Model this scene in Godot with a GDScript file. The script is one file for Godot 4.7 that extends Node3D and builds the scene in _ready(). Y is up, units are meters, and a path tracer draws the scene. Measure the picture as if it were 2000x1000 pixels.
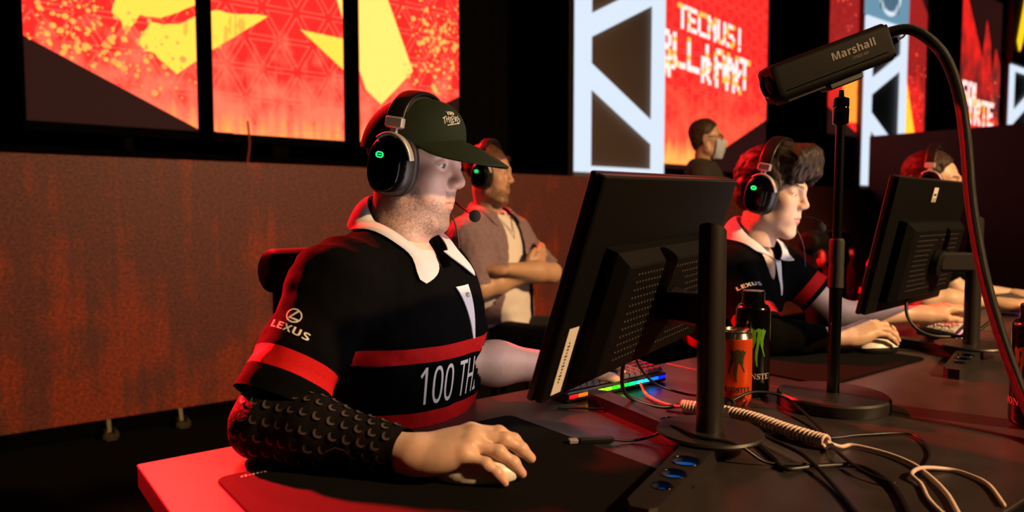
extends Node3D
# ------------------------------------------------------------------ small mesh container
class Msh:
	var v := PackedVector3Array()
	var n := PackedVector3Array()
	var c := PackedColorArray()
	var uv := PackedVector2Array()
	var i := PackedInt32Array()
	func tri(a: int, b: int, d: int) -> void:
		i.append(a); i.append(b); i.append(d)
	func quad(a: int, b: int, d: int, e: int) -> void:
		i.append(a); i.append(b); i.append(d)
		i.append(a); i.append(d); i.append(e)
	func add(o: Msh, x := Transform3D.IDENTITY) -> Msh:
		var base := v.size()
		var had := v.size()
		var flip := x.basis.determinant() < 0.0
		v.append_array(x * o.v)
		if o.n.size() == o.v.size():
			if n.size() < had: n.resize(had)
			for q in o.n: n.append((x.basis * q).normalized())
		if o.c.size() == o.v.size():
			while c.size() < had: c.append(Color.WHITE)
			c.append_array(o.c)
		if o.uv.size() == o.v.size():
			if uv.size() < had: uv.resize(had)
			uv.append_array(o.uv)
		for k in range(0, o.i.size(), 3):
			i.append(base + o.i[k])
			i.append(base + o.i[k + (2 if flip else 1)])
			i.append(base + o.i[k + (1 if flip else 2)])
		return self
	func smooth() -> Msh:
		n = PackedVector3Array()
		n.resize(v.size())
		for k in range(0, i.size(), 3):
			var a := i[k]; var b := i[k + 1]; var d := i[k + 2]
			var f := (v[d] - v[a]).cross(v[b] - v[a])
			n[a] += f; n[b] += f; n[d] += f
		for k in n.size():
			n[k] = n[k].normalized() if n[k].length_squared() > 1e-24 else Vector3.UP
		return self
	func crease(deg := 38.0) -> Msh:
		# split corners where faces meet at more than deg
		var lim := cos(deg_to_rad(deg))
		var near := {}
		var fn := PackedVector3Array()
		for k in range(0, i.size(), 3):
			var f := (v[i[k + 2]] - v[i[k]]).cross(v[i[k + 1]] - v[i[k]])
			fn.append(f)
			for m in 3:
				var key := Vector3i((v[i[k + m]] * 20000.0).round())
				if not near.has(key): near[key] = PackedInt32Array()
				near[key].append(k / 3)
		var o := Msh.new()
		var has_c := c.size() == v.size()
		var has_uv := uv.size() == v.size()
		for k in range(0, i.size(), 3):
			var f: Vector3 = fn[k / 3]
			if f.length_squared() < 1e-24: continue
			var fu := f.normalized()
			for m in 3:
				var p := v[i[k + m]]
				var acc := Vector3.ZERO
				for g: int in near[Vector3i((p * 20000.0).round())]:
					if fn[g].normalized().dot(fu) > lim: acc += fn[g]
				o.v.append(p)
				o.n.append(acc.normalized() if acc.length_squared() > 1e-24 else fu)
				if has_c: o.c.append(c[i[k + m]])
				if has_uv: o.uv.append(uv[i[k + m]])
				o.i.append(o.i.size())
		v = o.v; n = o.n; c = o.c; uv = o.uv; i = o.i
		return self
	func paint(fn: Callable) -> Msh:
		c = PackedColorArray()
		c.resize(v.size())
		for k in v.size(): c[k] = fn.call(v[k], n[k])
		return self
	func push(fn: Callable) -> Msh:
		for k in v.size(): v[k] += n[k] * float(fn.call(v[k], n[k]))
		return smooth()
	func split(f: Callable) -> Array:
		# [part with f > 0, part with f <= 0], cut along f = 0
		var val := PackedFloat32Array()
		val.resize(v.size())
		for k in v.size(): val[k] = f.call(v[k], n[k])
		var outs := [Msh.new(), Msh.new()]
		var maps := [{}, {}]
		for k in range(0, i.size(), 3):
			var t := [i[k], i[k + 1], i[k + 2]]
			for side in 2:
				var poly := []
				for m in 3:
					var a: int = t[m]
					var b: int = t[(m + 1) % 3]
					var ia := (val[a] > 0.0) == (side == 0)
					var ib := (val[b] > 0.0) == (side == 0)
					if ia: poly.append(a)
					if ia != ib: poly.append(Vector2i(mini(a, b), maxi(a, b)))
				if poly.size() < 3: continue
				var o: Msh = outs[side]
				var mp: Dictionary = maps[side]
				var ids := []
				for q in poly:
					if not mp.has(q):
						mp[q] = o.v.size()
						if q is int:
							o.v.append(v[q]); o.n.append(n[q])
							if c.size() == v.size(): o.c.append(c[q])
						else:
							var w: float = val[q.x] / (val[q.x] - val[q.y])
							o.v.append(v[q.x].lerp(v[q.y], w)); o.n.append(n[q.x].lerp(n[q.y], w).normalized())
							if c.size() == v.size(): o.c.append(c[q.x].lerp(c[q.y], w))
					ids.append(mp[q])
				for m in range(1, ids.size() - 1): o.tri(ids[0], ids[m], ids[m + 1])
		return outs
	func mesh() -> ArrayMesh:
		if n.size() != v.size(): smooth()
		var arr := []
		arr.resize(Mesh.ARRAY_MAX)
		arr[Mesh.ARRAY_VERTEX] = v
		arr[Mesh.ARRAY_NORMAL] = n
		if c.size() == v.size(): arr[Mesh.ARRAY_COLOR] = c
		if uv.size() == v.size(): arr[Mesh.ARRAY_TEX_UV] = uv
		arr[Mesh.ARRAY_INDEX] = i
		var m := ArrayMesh.new()
		if v.size() and i.size(): m.add_surface_from_arrays(Mesh.PRIMITIVE_TRIANGLES, arr)
		return m

# ------------------------------------------------------------------ distance fields
class Pr:
	var t := 0
	var op := 0
	var k := 0.02
	var a := Vector3.ZERO
	var ba := Vector3.ZERO
	var il := 0.0
	var ra := 0.0
	var dr := 0.0
	var inv := Basis()
	var r := Vector3.ONE
	var r2 := Vector3.ONE
	var lo := Vector3.ZERO
	var hi := Vector3.ZERO
	func d(p: Vector3) -> float:
		if t == 0:
			var q := p - a
			var h := clampf(q.dot(ba) * il, 0.0, 1.0)
			return (q - ba * h).length() - ra - dr * h
		if t == 1:
			var l := inv * (p - a)
			var k0 := (l / r).length()
			return k0 * (k0 - 1.0) / maxf((l / r2).length(), 1e-6)
		if t == 2:
			return ba.dot(p - a)
		var e := (inv * (p - a)).abs() - r
		return e.max(Vector3.ZERO).length() + minf(maxf(e.x, maxf(e.y, e.z)), 0.0) - ra

static func cap(a: Vector3, b: Vector3, ra: float, rb: float, k := 0.02, op := 0) -> Pr:
	var q := Pr.new()
	q.a = a; q.ba = b - a; q.il = 1.0 / maxf(q.ba.length_squared(), 1e-12)
	q.ra = ra; q.dr = rb - ra; q.k = k; q.op = op
	var m := maxf(ra, rb)
	q.lo = a.min(b) - Vector3.ONE * m
	q.hi = a.max(b) + Vector3.ONE * m
	return q
static func ell(c: Vector3, r: Vector3, b := Basis(), k := 0.02, op := 0) -> Pr:
	var q := Pr.new()
	q.t = 1; q.a = c; q.r = r; q.r2 = r * r; q.inv = b.inverse(); q.k = k; q.op = op
	var e := (b.x * r.x).abs() + (b.y * r.y).abs() + (b.z * r.z).abs()
	q.lo = c - e; q.hi = c + e
	return q
static func hs(p: Vector3, n: Vector3, k := 0.004, op := 2) -> Pr:
	# keeps the side that n points away from
	var q := Pr.new()
	q.t = 2; q.a = p; q.ba = n.normalized(); q.k = k; q.op = op
	return q
static func rbox(c: Vector3, half: Vector3, rad: float, b := Basis(), k := 0.01, op := 0) -> Pr:
	var q := Pr.new()
	q.t = 3; q.a = c; q.r = half - Vector3.ONE * rad; q.ra = rad; q.inv = b.inverse(); q.k = k; q.op = op
	var e := (b.x * half.x).abs() + (b.y * half.y).abs() + (b.z * half.z).abs()
	q.lo = c - e; q.hi = c + e
	return q

static func sd(p: Vector3, L: Array) -> float:
	var d := 1000.0
	for q: Pr in L:
		var e := q.d(p)
		if q.op == 0:
			var h := maxf(q.k - absf(d - e), 0.0) / q.k
			d = minf(d, e) - h * h * q.k * 0.25
		else:
			if q.op == 1: e = -e
			var h := maxf(q.k - absf(d - e), 0.0) / q.k
			d = maxf(d, e) + h * h * q.k * 0.25
	return d

static func grad(p: Vector3, L: Array, e := 0.002) -> Vector3:
	var g := Vector3(sd(p + Vector3(e, 0, 0), L) - sd(p - Vector3(e, 0, 0), L), sd(p + Vector3(0, e, 0), L) - sd(p - Vector3(0, e, 0), L), sd(p + Vector3(0, 0, e), L) - sd(p - Vector3(0, 0, e), L))
	return g.normalized() if g.length_squared() > 1e-16 else Vector3.UP

static func out_to(p: Vector3, L: Array, off: float, only_out := true) -> Vector3:
	for s in 6:
		var d := sd(p, L)
		if only_out and d >= off: return p
		if absf(d - off) < 0.0003: return p
		p += grad(p, L) * (off - d) * 0.9
	return p

static func march(p: Vector3, dir: Vector3, L: Array, off: float) -> Vector3:
	var from := p
	for s in 60:
		var d := sd(p, L) - off
		if d < 0.0004: return p
		p += dir * d * 0.8
		if p.distance_to(from) > 0.6: break
	return Vector3.INF

func net(L: Array, s: float, lo := Vector3.INF, hi := Vector3.INF) -> Msh:
	if lo == Vector3.INF:
		lo = Vector3.ONE * 1e3; hi = -lo
		for q: Pr in L:
			if q.op == 0: lo = lo.min(q.lo); hi = hi.max(q.hi)
	lo -= Vector3.ONE * s * 2.0
	hi += Vector3.ONE * s * 2.0
	var dim := Vector3i(((hi - lo) / s / 8.0).ceil()) * 8
	var cx := dim.x; var cy := dim.y; var cz := dim.z
	var px := cx + 1; var py := cy + 1
	var pxy := px * py
	var vals := PackedFloat32Array(); vals.resize(pxy * (cz + 1)); vals.fill(999.0)
	var cid := PackedInt32Array(); cid.resize(cx * cy * cz); cid.fill(-1)
	var cells := PackedInt32Array()
	var m := Msh.new()
	var diag := s * 1.7321
	for bz in range(0, cz, 8):
		for by in range(0, cy, 8):
			for bx in range(0, cx, 8):
				var c8 := lo + Vector3(bx + 4, by + 4, bz + 4) * s
				var near := []
				var any := false
				for q: Pr in L:
					if q.op >= 2 or q.d(c8) < diag * 4.0 * 1.5 + q.k:
						near.append(q)
						if q.op == 0: any = true
				if not any or absf(sd(c8, near)) > diag * 4.0 * 1.35: continue
				for h in 8:
					var ox := bx + (h & 1) * 4; var oy := by + ((h >> 1) & 1) * 4; var oz := bz + (h >> 2) * 4
					if absf(sd(lo + Vector3(ox + 2, oy + 2, oz + 2) * s, near)) > diag * 2.0 * 1.35: continue
					for g in 8:
						var x := ox + (g & 1) * 2; var y := oy + ((g >> 1) & 1) * 2; var z := oz + (g >> 2) * 2
						if absf(sd(lo + Vector3(x + 1, y + 1, z + 1) * s, near)) > diag * 1.45: continue
						for kk in 3:
							for jj in 3:
								for ii in 3:
									var id := (x + ii) + (y + jj) * px + (z + kk) * pxy
									if vals[id] > 998.0: vals[id] = sd(lo + Vector3(x + ii, y + jj, z + kk) * s, near)
						for e in 8:
							cells.append((x + (e & 1)) + (y + ((e >> 1) & 1)) * cx + (z + (e >> 2)) * cx * cy)
	var off := [0, 1, px, px + 1, pxy, pxy + 1, pxy + px, pxy + px + 1]
	var ea := [0, 2, 4, 6, 0, 1, 4, 5, 0, 1, 2, 3]
	var eb := [1, 3, 5, 7, 2, 3, 6, 7, 4, 5, 6, 7]
	var w := PackedFloat32Array(); w.resize(8)
	for id in cells:
		var x := id % cx; var y := (id / cx) % cy; var z := id / (cx * cy)
		var o := x + y * px + z * pxy
		var neg := 0
		for k in 8:
			w[k] = vals[o + off[k]]
			if w[k] < 0.0: neg += 1
		if neg == 0 or neg == 8: continue
		var acc := Vector3.ZERO; var cnt := 0.0
		for k in 12:
			var a: int = ea[k]; var b: int = eb[k]
			if (w[a] < 0.0) != (w[b] < 0.0):
				var u := w[a] / (w[a] - w[b])
				acc += Vector3(a & 1, (a >> 1) & 1, a >> 2).lerp(Vector3(b & 1, (b >> 1) & 1, b >> 2), u)
				cnt += 1.0
		cid[id] = m.v.size()
		m.v.append(lo + (Vector3(x, y, z) + acc / cnt) * s)
	var sy := cx; var sz := cx * cy
	for id in cells:
		if cid[id] < 0: continue
		var x := id % cx; var y := (id / cx) % cy; var z := id / (cx * cy)
		var o := x + y * px + z * pxy
		var f := vals[o] < 0.0
		if y > 0 and z > 0 and f != (vals[o + 1] < 0.0): _q(m, cid[id], cid[id - sy], cid[id - sy - sz], cid[id - sz], f)
		if x > 0 and z > 0 and f != (vals[o + px] < 0.0): _q(m, cid[id], cid[id - sz], cid[id - sz - 1], cid[id - 1], f)
		if x > 0 and y > 0 and f != (vals[o + pxy] < 0.0): _q(m, cid[id], cid[id - 1], cid[id - 1 - sy], cid[id - sy], f)
	return m.smooth()

func _q(m: Msh, a: int, b: int, c: int, d: int, f: bool) -> void:
	if a < 0 or b < 0 or c < 0 or d < 0: return
	if f: m.quad(a, d, c, b)
	else: m.quad(a, b, c, d)

# ------------------------------------------------------------------ hand-built shapes
func loft(rings: Array, cap0 := true, cap1 := true, closed := true) -> Msh:
	var m := Msh.new()
	var k: int = rings[0].size()
	for r in rings:
		for p: Vector3 in r: m.v.append(p)
	for a in rings.size() - 1:
		for b in (k if closed else k - 1):
			var c := (b + 1) % k
			m.quad(a * k + b, a * k + c, (a + 1) * k + c, (a + 1) * k + b)
	for e in 2:
		if (e == 0 and cap0) or (e == 1 and cap1):
			var r0 := 0 if e == 0 else (rings.size() - 1) * k
			var mid := Vector3.ZERO
			for b in k: mid += m.v[r0 + b]
			var ci := m.v.size()
			m.v.append(mid / k)
			for b in k:
				var c := (b + 1) % k
				if e == 0: m.tri(ci, r0 + c, r0 + b)
				else: m.tri(ci, r0 + b, r0 + c)
	return m

func box(size: Vector3, at := Vector3.ZERO, bev := 0.002, b := Basis()) -> Msh:
	var h := size * 0.5
	var rings := []
	bev = minf(bev, minf(h.x, minf(h.y, h.z)) * 0.9)
	for row in [[-h.y, bev], [-h.y + bev, 0.0], [h.y - bev, 0.0], [h.y, bev]]:
		var x: float = h.x - row[1]; var z: float = h.z - row[1]
		var y: float = row[0]
		var e := bev
		rings.append(PackedVector3Array([Vector3(x - e, y, z), Vector3(x, y, z - e), Vector3(x, y, -z + e), Vector3(x - e, y, -z), Vector3(-x + e, y, -z), Vector3(-x, y, -z + e), Vector3(-x, y, z - e), Vector3(-x + e, y, z)]))
	var m := loft(rings)
	m.v = Transform3D(b, at) * m.v
	return m.crease(30.0)

func lathe(prof: Array, seg := 32, at := Vector3.ZERO, b := Basis(), deg := 38.0) -> Msh:
	var rings := []
	for p: Vector2 in prof:
		var r := PackedVector3Array()
		for k in seg:
			var a := -TAU * k / seg
			r.append(Vector3(cos(a) * p.x, p.y, sin(a) * p.x))
		rings.append(r)
	var m := loft(rings)
	m.v = Transform3D(b, at) * m.v
	return m.crease(deg)

func frames(path: PackedVector3Array) -> Array:
	var out := []
	var up := Vector3.UP
	for k in path.size():
		var t := (path[mini(k + 1, path.size() - 1)] - path[maxi(k - 1, 0)]).normalized()
		if absf(t.dot(up)) > 0.98: up = Vector3.RIGHT if absf(t.x) < 0.9 else Vector3.BACK
		var s := t.cross(up).normalized()
		up = s.cross(t).normalized()
		out.append(Basis(s, up, t))
	return out

func tube(path: PackedVector3Array, r: float, seg := 8, rb := -1.0) -> Msh:
	var rings := []
	var fr := frames(path)
	for k in path.size():
		var ring := PackedVector3Array()
		var rr := r if rb < 0.0 else lerpf(r, rb, float(k) / (path.size() - 1))
		for s in seg:
			var a := TAU * s / seg
			ring.append(path[k] + fr[k].x * cos(a) * rr + fr[k].y * sin(a) * rr)
		rings.append(ring)
	return loft(rings).smooth()

func strip(path: PackedVector3Array, half_w: float, half_t: float, side: Vector3, rnd := 10) -> Msh:
	# a flat rounded band along path; side = direction of its width
	var rings := []
	for k in path.size():
		var t := (path[mini(k + 1, path.size() - 1)] - path[maxi(k - 1, 0)]).normalized()
		var nn := side.cross(t).normalized()
		var sd2 := t.cross(nn).normalized()
		var ring := PackedVector3Array()
		for s in rnd:
			var a := TAU * (s + 0.5) / rnd
			var cx := signf(cos(a)) * pow(absf(cos(a)), 0.5) * half_w
			var cy := signf(sin(a)) * pow(absf(sin(a)), 0.7) * half_t
			ring.append(path[k] + sd2 * cx + nn * cy)
		rings.append(ring)
	var m := loft(rings)
	return m.crease(60.0)

func curve(pts: Array, n := 8) -> PackedVector3Array:
	var o := PackedVector3Array()
	for k in pts.size() - 1:
		var a: Vector3 = pts[maxi(k - 1, 0)]; var b: Vector3 = pts[k]; var c: Vector3 = pts[k + 1]; var d: Vector3 = pts[mini(k + 2, pts.size() - 1)]
		for s in n: o.append(b.cubic_interpolate(c, a, d, float(s) / n))
	o.append(pts[-1])
	return o

func sheet(g: Array, th: float) -> Msh:
	# g = rows of points; a cloth or plate of thickness th
	var rows := g.size(); var cols: int = g[0].size()
	var m := Msh.new()
	for r in rows:
		for p: Vector3 in g[r]: m.v.append(p)
	for r in rows - 1:
		for k in cols - 1:
			m.quad(r * cols + k, r * cols + k + 1, (r + 1) * cols + k + 1, (r + 1) * cols + k)
	m.smooth()
	var top := m.v.duplicate()
	var nn := m.n.duplicate()
	var nv := top.size()
	for k in nv: m.v.append(top[k] - nn[k] * th)
	var cnt := m.i.size()
	for k in range(0, cnt, 3): m.tri(m.i[k] + nv, m.i[k + 2] + nv, m.i[k + 1] + nv)
	var rim := []
	for k in cols: rim.append(k)
	for r in range(1, rows): rim.append(r * cols + cols - 1)
	for k in range(cols - 2, -1, -1): rim.append((rows - 1) * cols + k)
	for r in range(rows - 2, 0, -1): rim.append(r * cols)
	for k in rim.size():
		var a: int = rim[k]; var b: int = rim[(k + 1) % rim.size()]
		m.quad(a, a + nv, b + nv, b)
	return m.crease(55.0)

func extrude(poly: PackedVector2Array, depth: float, x := Transform3D.IDENTITY, bev := 0.0) -> Msh:
	# poly in local XY, front face at z = depth
	if Geometry2D.is_polygon_clockwise(poly): poly.reverse()
	var m := Msh.new()
	var k := poly.size()
	var inner := poly
	if bev > 0.0:
		var off := Geometry2D.offset_polygon(poly, -bev)
		if off.size() == 1 and off[0].size() == k: inner = off[0]
		else: bev = 0.0
	var t := Geometry2D.triangulate_polygon(inner)
	for p in inner: m.v.append(Vector3(p.x, p.y, depth))
	for p in poly: m.v.append(Vector3(p.x, p.y, depth - bev))
	for p in poly: m.v.append(Vector3(p.x, p.y, 0))
	for q in range(0, t.size(), 3):
		var a := t[q]; var b := t[q + 1]; var c := t[q + 2]
		if (inner[b] - inner[a]).cross(inner[c] - inner[a]) > 0.0: var s := b; b = c; c = s
		m.tri(a, b, c); m.tri(2 * k + a, 2 * k + c, 2 * k + b)
	for q in k:
		var r := (q + 1) % k
		if bev > 0.0: m.quad(q, r, k + r, k + q)
		m.quad(k + q, k + r, 2 * k + r, 2 * k + q)
	m.v = x * m.v
	return m.crease(30.0)

func ball(c: Vector3, r: Vector3, seg := 20, rings := 12, b := Basis()) -> Msh:
	var m := Msh.new()
	for j in rings + 1:
		var th := PI * j / rings
		for k in seg:
			var a := -TAU * k / seg
			m.v.append(c + b * (Vector3(sin(th) * cos(a), -cos(th), sin(th) * sin(a)) * r))
	for j in rings:
		for k in seg:
			var q := (k + 1) % seg
			m.quad(j * seg + k, j * seg + q, (j + 1) * seg + q, (j + 1) * seg + k)
	return m.smooth()

func rrect(w: float, h: float, r: float, n := 5) -> PackedVector2Array:
	var o := PackedVector2Array()
	for q in 4:
		var c := Vector2([1, -1, -1, 1][q] * (w / 2 - r), [1, 1, -1, -1][q] * (h / 2 - r))
		for s in n + 1:
			var a := PI / 2 * (q + float(s) / n)
			o.append(c + Vector2(cos(a), sin(a)) * r)
	return o

func letters(text: String, height: float, bold := true, fam := "Droid Sans", italic := false) -> Msh:
	# flat lettering in XY, capital height = height, centred
	var f := SystemFont.new()
	f.font_names = PackedStringArray([fam])
	f.font_weight = 700 if bold else 400
	f.font_italic = italic
	var t := TextMesh.new()
	t.font = f; t.text = text; t.font_size = 64; t.pixel_size = 0.01; t.depth = 0.0; t.curve_step = 1.5
	var a := t.get_mesh_arrays()
	var m := Msh.new()
	m.v = a[Mesh.ARRAY_VERTEX]
	m.i = a[Mesh.ARRAY_INDEX] if a[Mesh.ARRAY_INDEX] != null else PackedInt32Array(range(m.v.size()))
	var lo := Vector3.ONE * 1e3; var hi := -lo
	for p in m.v: lo = lo.min(p); hi = hi.max(p)
	var s := height / maxf(hi.y - lo.y, 1e-4)
	for k in m.v.size(): m.v[k] = (m.v[k] - (lo + hi) * 0.5) * s
	return m

func finer(m: Msh, most: float) -> Msh:
	# splits long edges so that lettering can follow a curved surface
	for pass_ in 7:
		var o := Msh.new()
		o.v = m.v
		var mids := {}
		var cut := false
		for k in range(0, m.i.size(), 3):
			var a := m.i[k]; var b := m.i[k + 1]; var c := m.i[k + 2]
			var e := [o.v[a].distance_to(o.v[b]), o.v[b].distance_to(o.v[c]), o.v[c].distance_to(o.v[a])]
			var w := 0
			if e[1] > e[w]: w = 1
			if e[2] > e[w]: w = 2
			if e[w] <= most:
				o.tri(a, b, c)
				continue
			cut = true
			var t := [a, b, c]
			var p: int = t[w]; var q: int = t[(w + 1) % 3]; var r: int = t[(w + 2) % 3]
			var key := Vector2i(mini(p, q), maxi(p, q))
			if not mids.has(key):
				mids[key] = o.v.size()
				o.v.append((o.v[p] + o.v[q]) * 0.5)
			o.tri(p, mids[key], r); o.tri(mids[key], q, r)
		m = o
		if not cut: break
	return m

func laid(m: Msh, fn: Callable, most := 0.006) -> Msh:
	# carries flat XY print onto a surface: fn(Vector2) -> Vector3
	var o := finer(m, most)
	for k in o.v.size(): o.v[k] = fn.call(Vector2(o.v[k].x, o.v[k].y))
	var keep := PackedInt32Array()
	for k in range(0, o.i.size(), 3):
		var a := o.v[o.i[k]]; var b := o.v[o.i[k + 1]]; var c := o.v[o.i[k + 2]]
		if a.is_finite() and b.is_finite() and c.is_finite() and a.distance_to(b) < most * 3.5 and b.distance_to(c) < most * 3.5 and a.distance_to(c) < most * 3.5: keep.append_array([o.i[k], o.i[k + 1], o.i[k + 2]])
	o.i = keep
	for k in o.v.size():
		if not o.v[k].is_finite(): o.v[k] = o.v[keep[0]] if keep.size() else Vector3.ZERO
	return o.smooth()

func flatpoly(poly: PackedVector2Array) -> Msh:
	var m := Msh.new()
	for p in poly: m.v.append(Vector3(p.x, p.y, 0))
	var t := Geometry2D.triangulate_polygon(poly)
	for k in range(0, t.size(), 3):
		if (poly[t[k + 1]] - poly[t[k]]).cross(poly[t[k + 2]] - poly[t[k]]) > 0.0: m.tri(t[k], t[k + 2], t[k + 1])
		else: m.tri(t[k], t[k + 1], t[k + 2])
	return m

func flatring(rx: float, ry: float, w: float, n := 32) -> Msh:
	var m := Msh.new()
	for k in n:
		var a := TAU * k / n
		m.v.append(Vector3(cos(a) * rx, sin(a) * ry, 0))
		m.v.append(Vector3(cos(a) * (rx - w), sin(a) * (ry - w), 0))
	for k in n:
		var q := (k + 1) % n
		m.quad(2 * k, 2 * k + 1, 2 * q + 1, 2 * q)
	return m

# ------------------------------------------------------------------ materials
var M := {}
func mat(key: String, col: Color, rough := 0.6, metal := 0.0, spec := 0.5) -> StandardMaterial3D:
	var m := StandardMaterial3D.new()
	m.resource_name = key
	m.albedo_color = col
	m.roughness = rough
	m.metallic = metal
	m.metallic_specular = spec
	M[key] = m
	return m
func glow(key: String, col: Color, energy: float) -> StandardMaterial3D:
	var m := mat(key, Color(0.02, 0.02, 0.02), 0.5)
	m.emission_enabled = true
	m.emission = col
	m.emission_energy_multiplier = energy
	return m
func noise_tex(freq: float, size := 512, oct := 4, normal := false, seed_ := 1, ramp: Gradient = null, typ := FastNoiseLite.TYPE_SIMPLEX_SMOOTH) -> NoiseTexture2D:
	var f := FastNoiseLite.new()
	f.seed = seed_; f.frequency = freq; f.fractal_octaves = oct; f.noise_type = typ
	var t := NoiseTexture2D.new()
	t.width = size; t.height = size; t.seamless = true; t.noise = f
	t.as_normal_map = normal
	if normal: t.bump_strength = 6.0
	if ramp: t.color_ramp = ramp
	return t
func ramp(a: Color, b: Color) -> Gradient:
	var g := Gradient.new()
	g.set_color(0, a); g.set_color(1, b)
	return g
func grain(m: StandardMaterial3D, tex: Texture2D, scale: float, normal: Texture2D = null, ns := 1.0) -> StandardMaterial3D:
	m.uv1_triplanar = true
	m.uv1_world_triplanar = true
	m.uv1_scale = Vector3.ONE * scale
	if tex: m.albedo_texture = tex
	if normal:
		m.normal_enabled = true; m.normal_texture = normal; m.normal_scale = ns
	return m

# ------------------------------------------------------------------ nodes
var taken := {}
func numbered(called: String) -> String:
	if not taken.has(called):
		taken[called] = 0
		return called
	taken[called] += 1
	return "%s_%03d" % [called, taken[called]]
func tag(o: Node3D, label: String, category := "", group := "", kind := "") -> Node3D:
	if label: o.set_meta("label", label)
	if category: o.set_meta("category", category)
	if group: o.set_meta("group", group)
	if kind: o.set_meta("kind", kind)
	return o
func thing(called: String, label: String, category: String, x := Transform3D.IDENTITY, group := "") -> Node3D:
	var o := Node3D.new()
	o.name = numbered(called)
	add_child(o)
	o.transform = x
	return tag(o, label, category, group)
func part(called: String, m, material: Material, parent: Node3D, world := false) -> MeshInstance3D:
	# world = the mesh is given in the scene's axes
	var o := MeshInstance3D.new()
	o.name = called
	o.mesh = m.mesh() if m is Msh else m
	o.material_override = material
	parent.add_child(o, true)
	if world: o.transform = parent.global_transform.affine_inverse()
	return o
func single(called: String, m, material: Material, label: String, category: String, at := Vector3.ZERO, group := "") -> MeshInstance3D:
	var o := MeshInstance3D.new()
	o.name = numbered(called)
	o.mesh = m.mesh() if m is Msh else m
	o.material_override = material
	add_child(o)
	o.position = at
	tag(o, label, category, group)
	return o
func struct(called: String, m, material: Material, label: String) -> MeshInstance3D:
	var o := MeshInstance3D.new()
	o.name = called
	o.mesh = m.mesh() if m is Msh else m
	o.material_override = material
	add_child(o)
	tag(o, label, "", "", "structure")
	return o
func frame(phi: float, pitch: float, roll: float, o: Vector3) -> Transform3D:
	# +z looks along compass angle phi (0 = -z, 90 = +x), +x = the person's left
	var a := deg_to_rad(phi)
	var f := Vector3(sin(a), 0, -cos(a))
	return Transform3D(Basis(Vector3.UP.cross(f), Vector3.UP, f) * Basis(Vector3.RIGHT, deg_to_rad(pitch)) * Basis(Vector3.BACK, deg_to_rad(roll)), o)
func lin(r: int, g: int, b: int) -> Color:
	return Color8(r, g, b).srgb_to_linear()

# ------------------------------------------------------------------ people: heads, hands, bodies
var fine := FastNoiseLite.new()
var rough_noise := FastNoiseLite.new()

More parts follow.
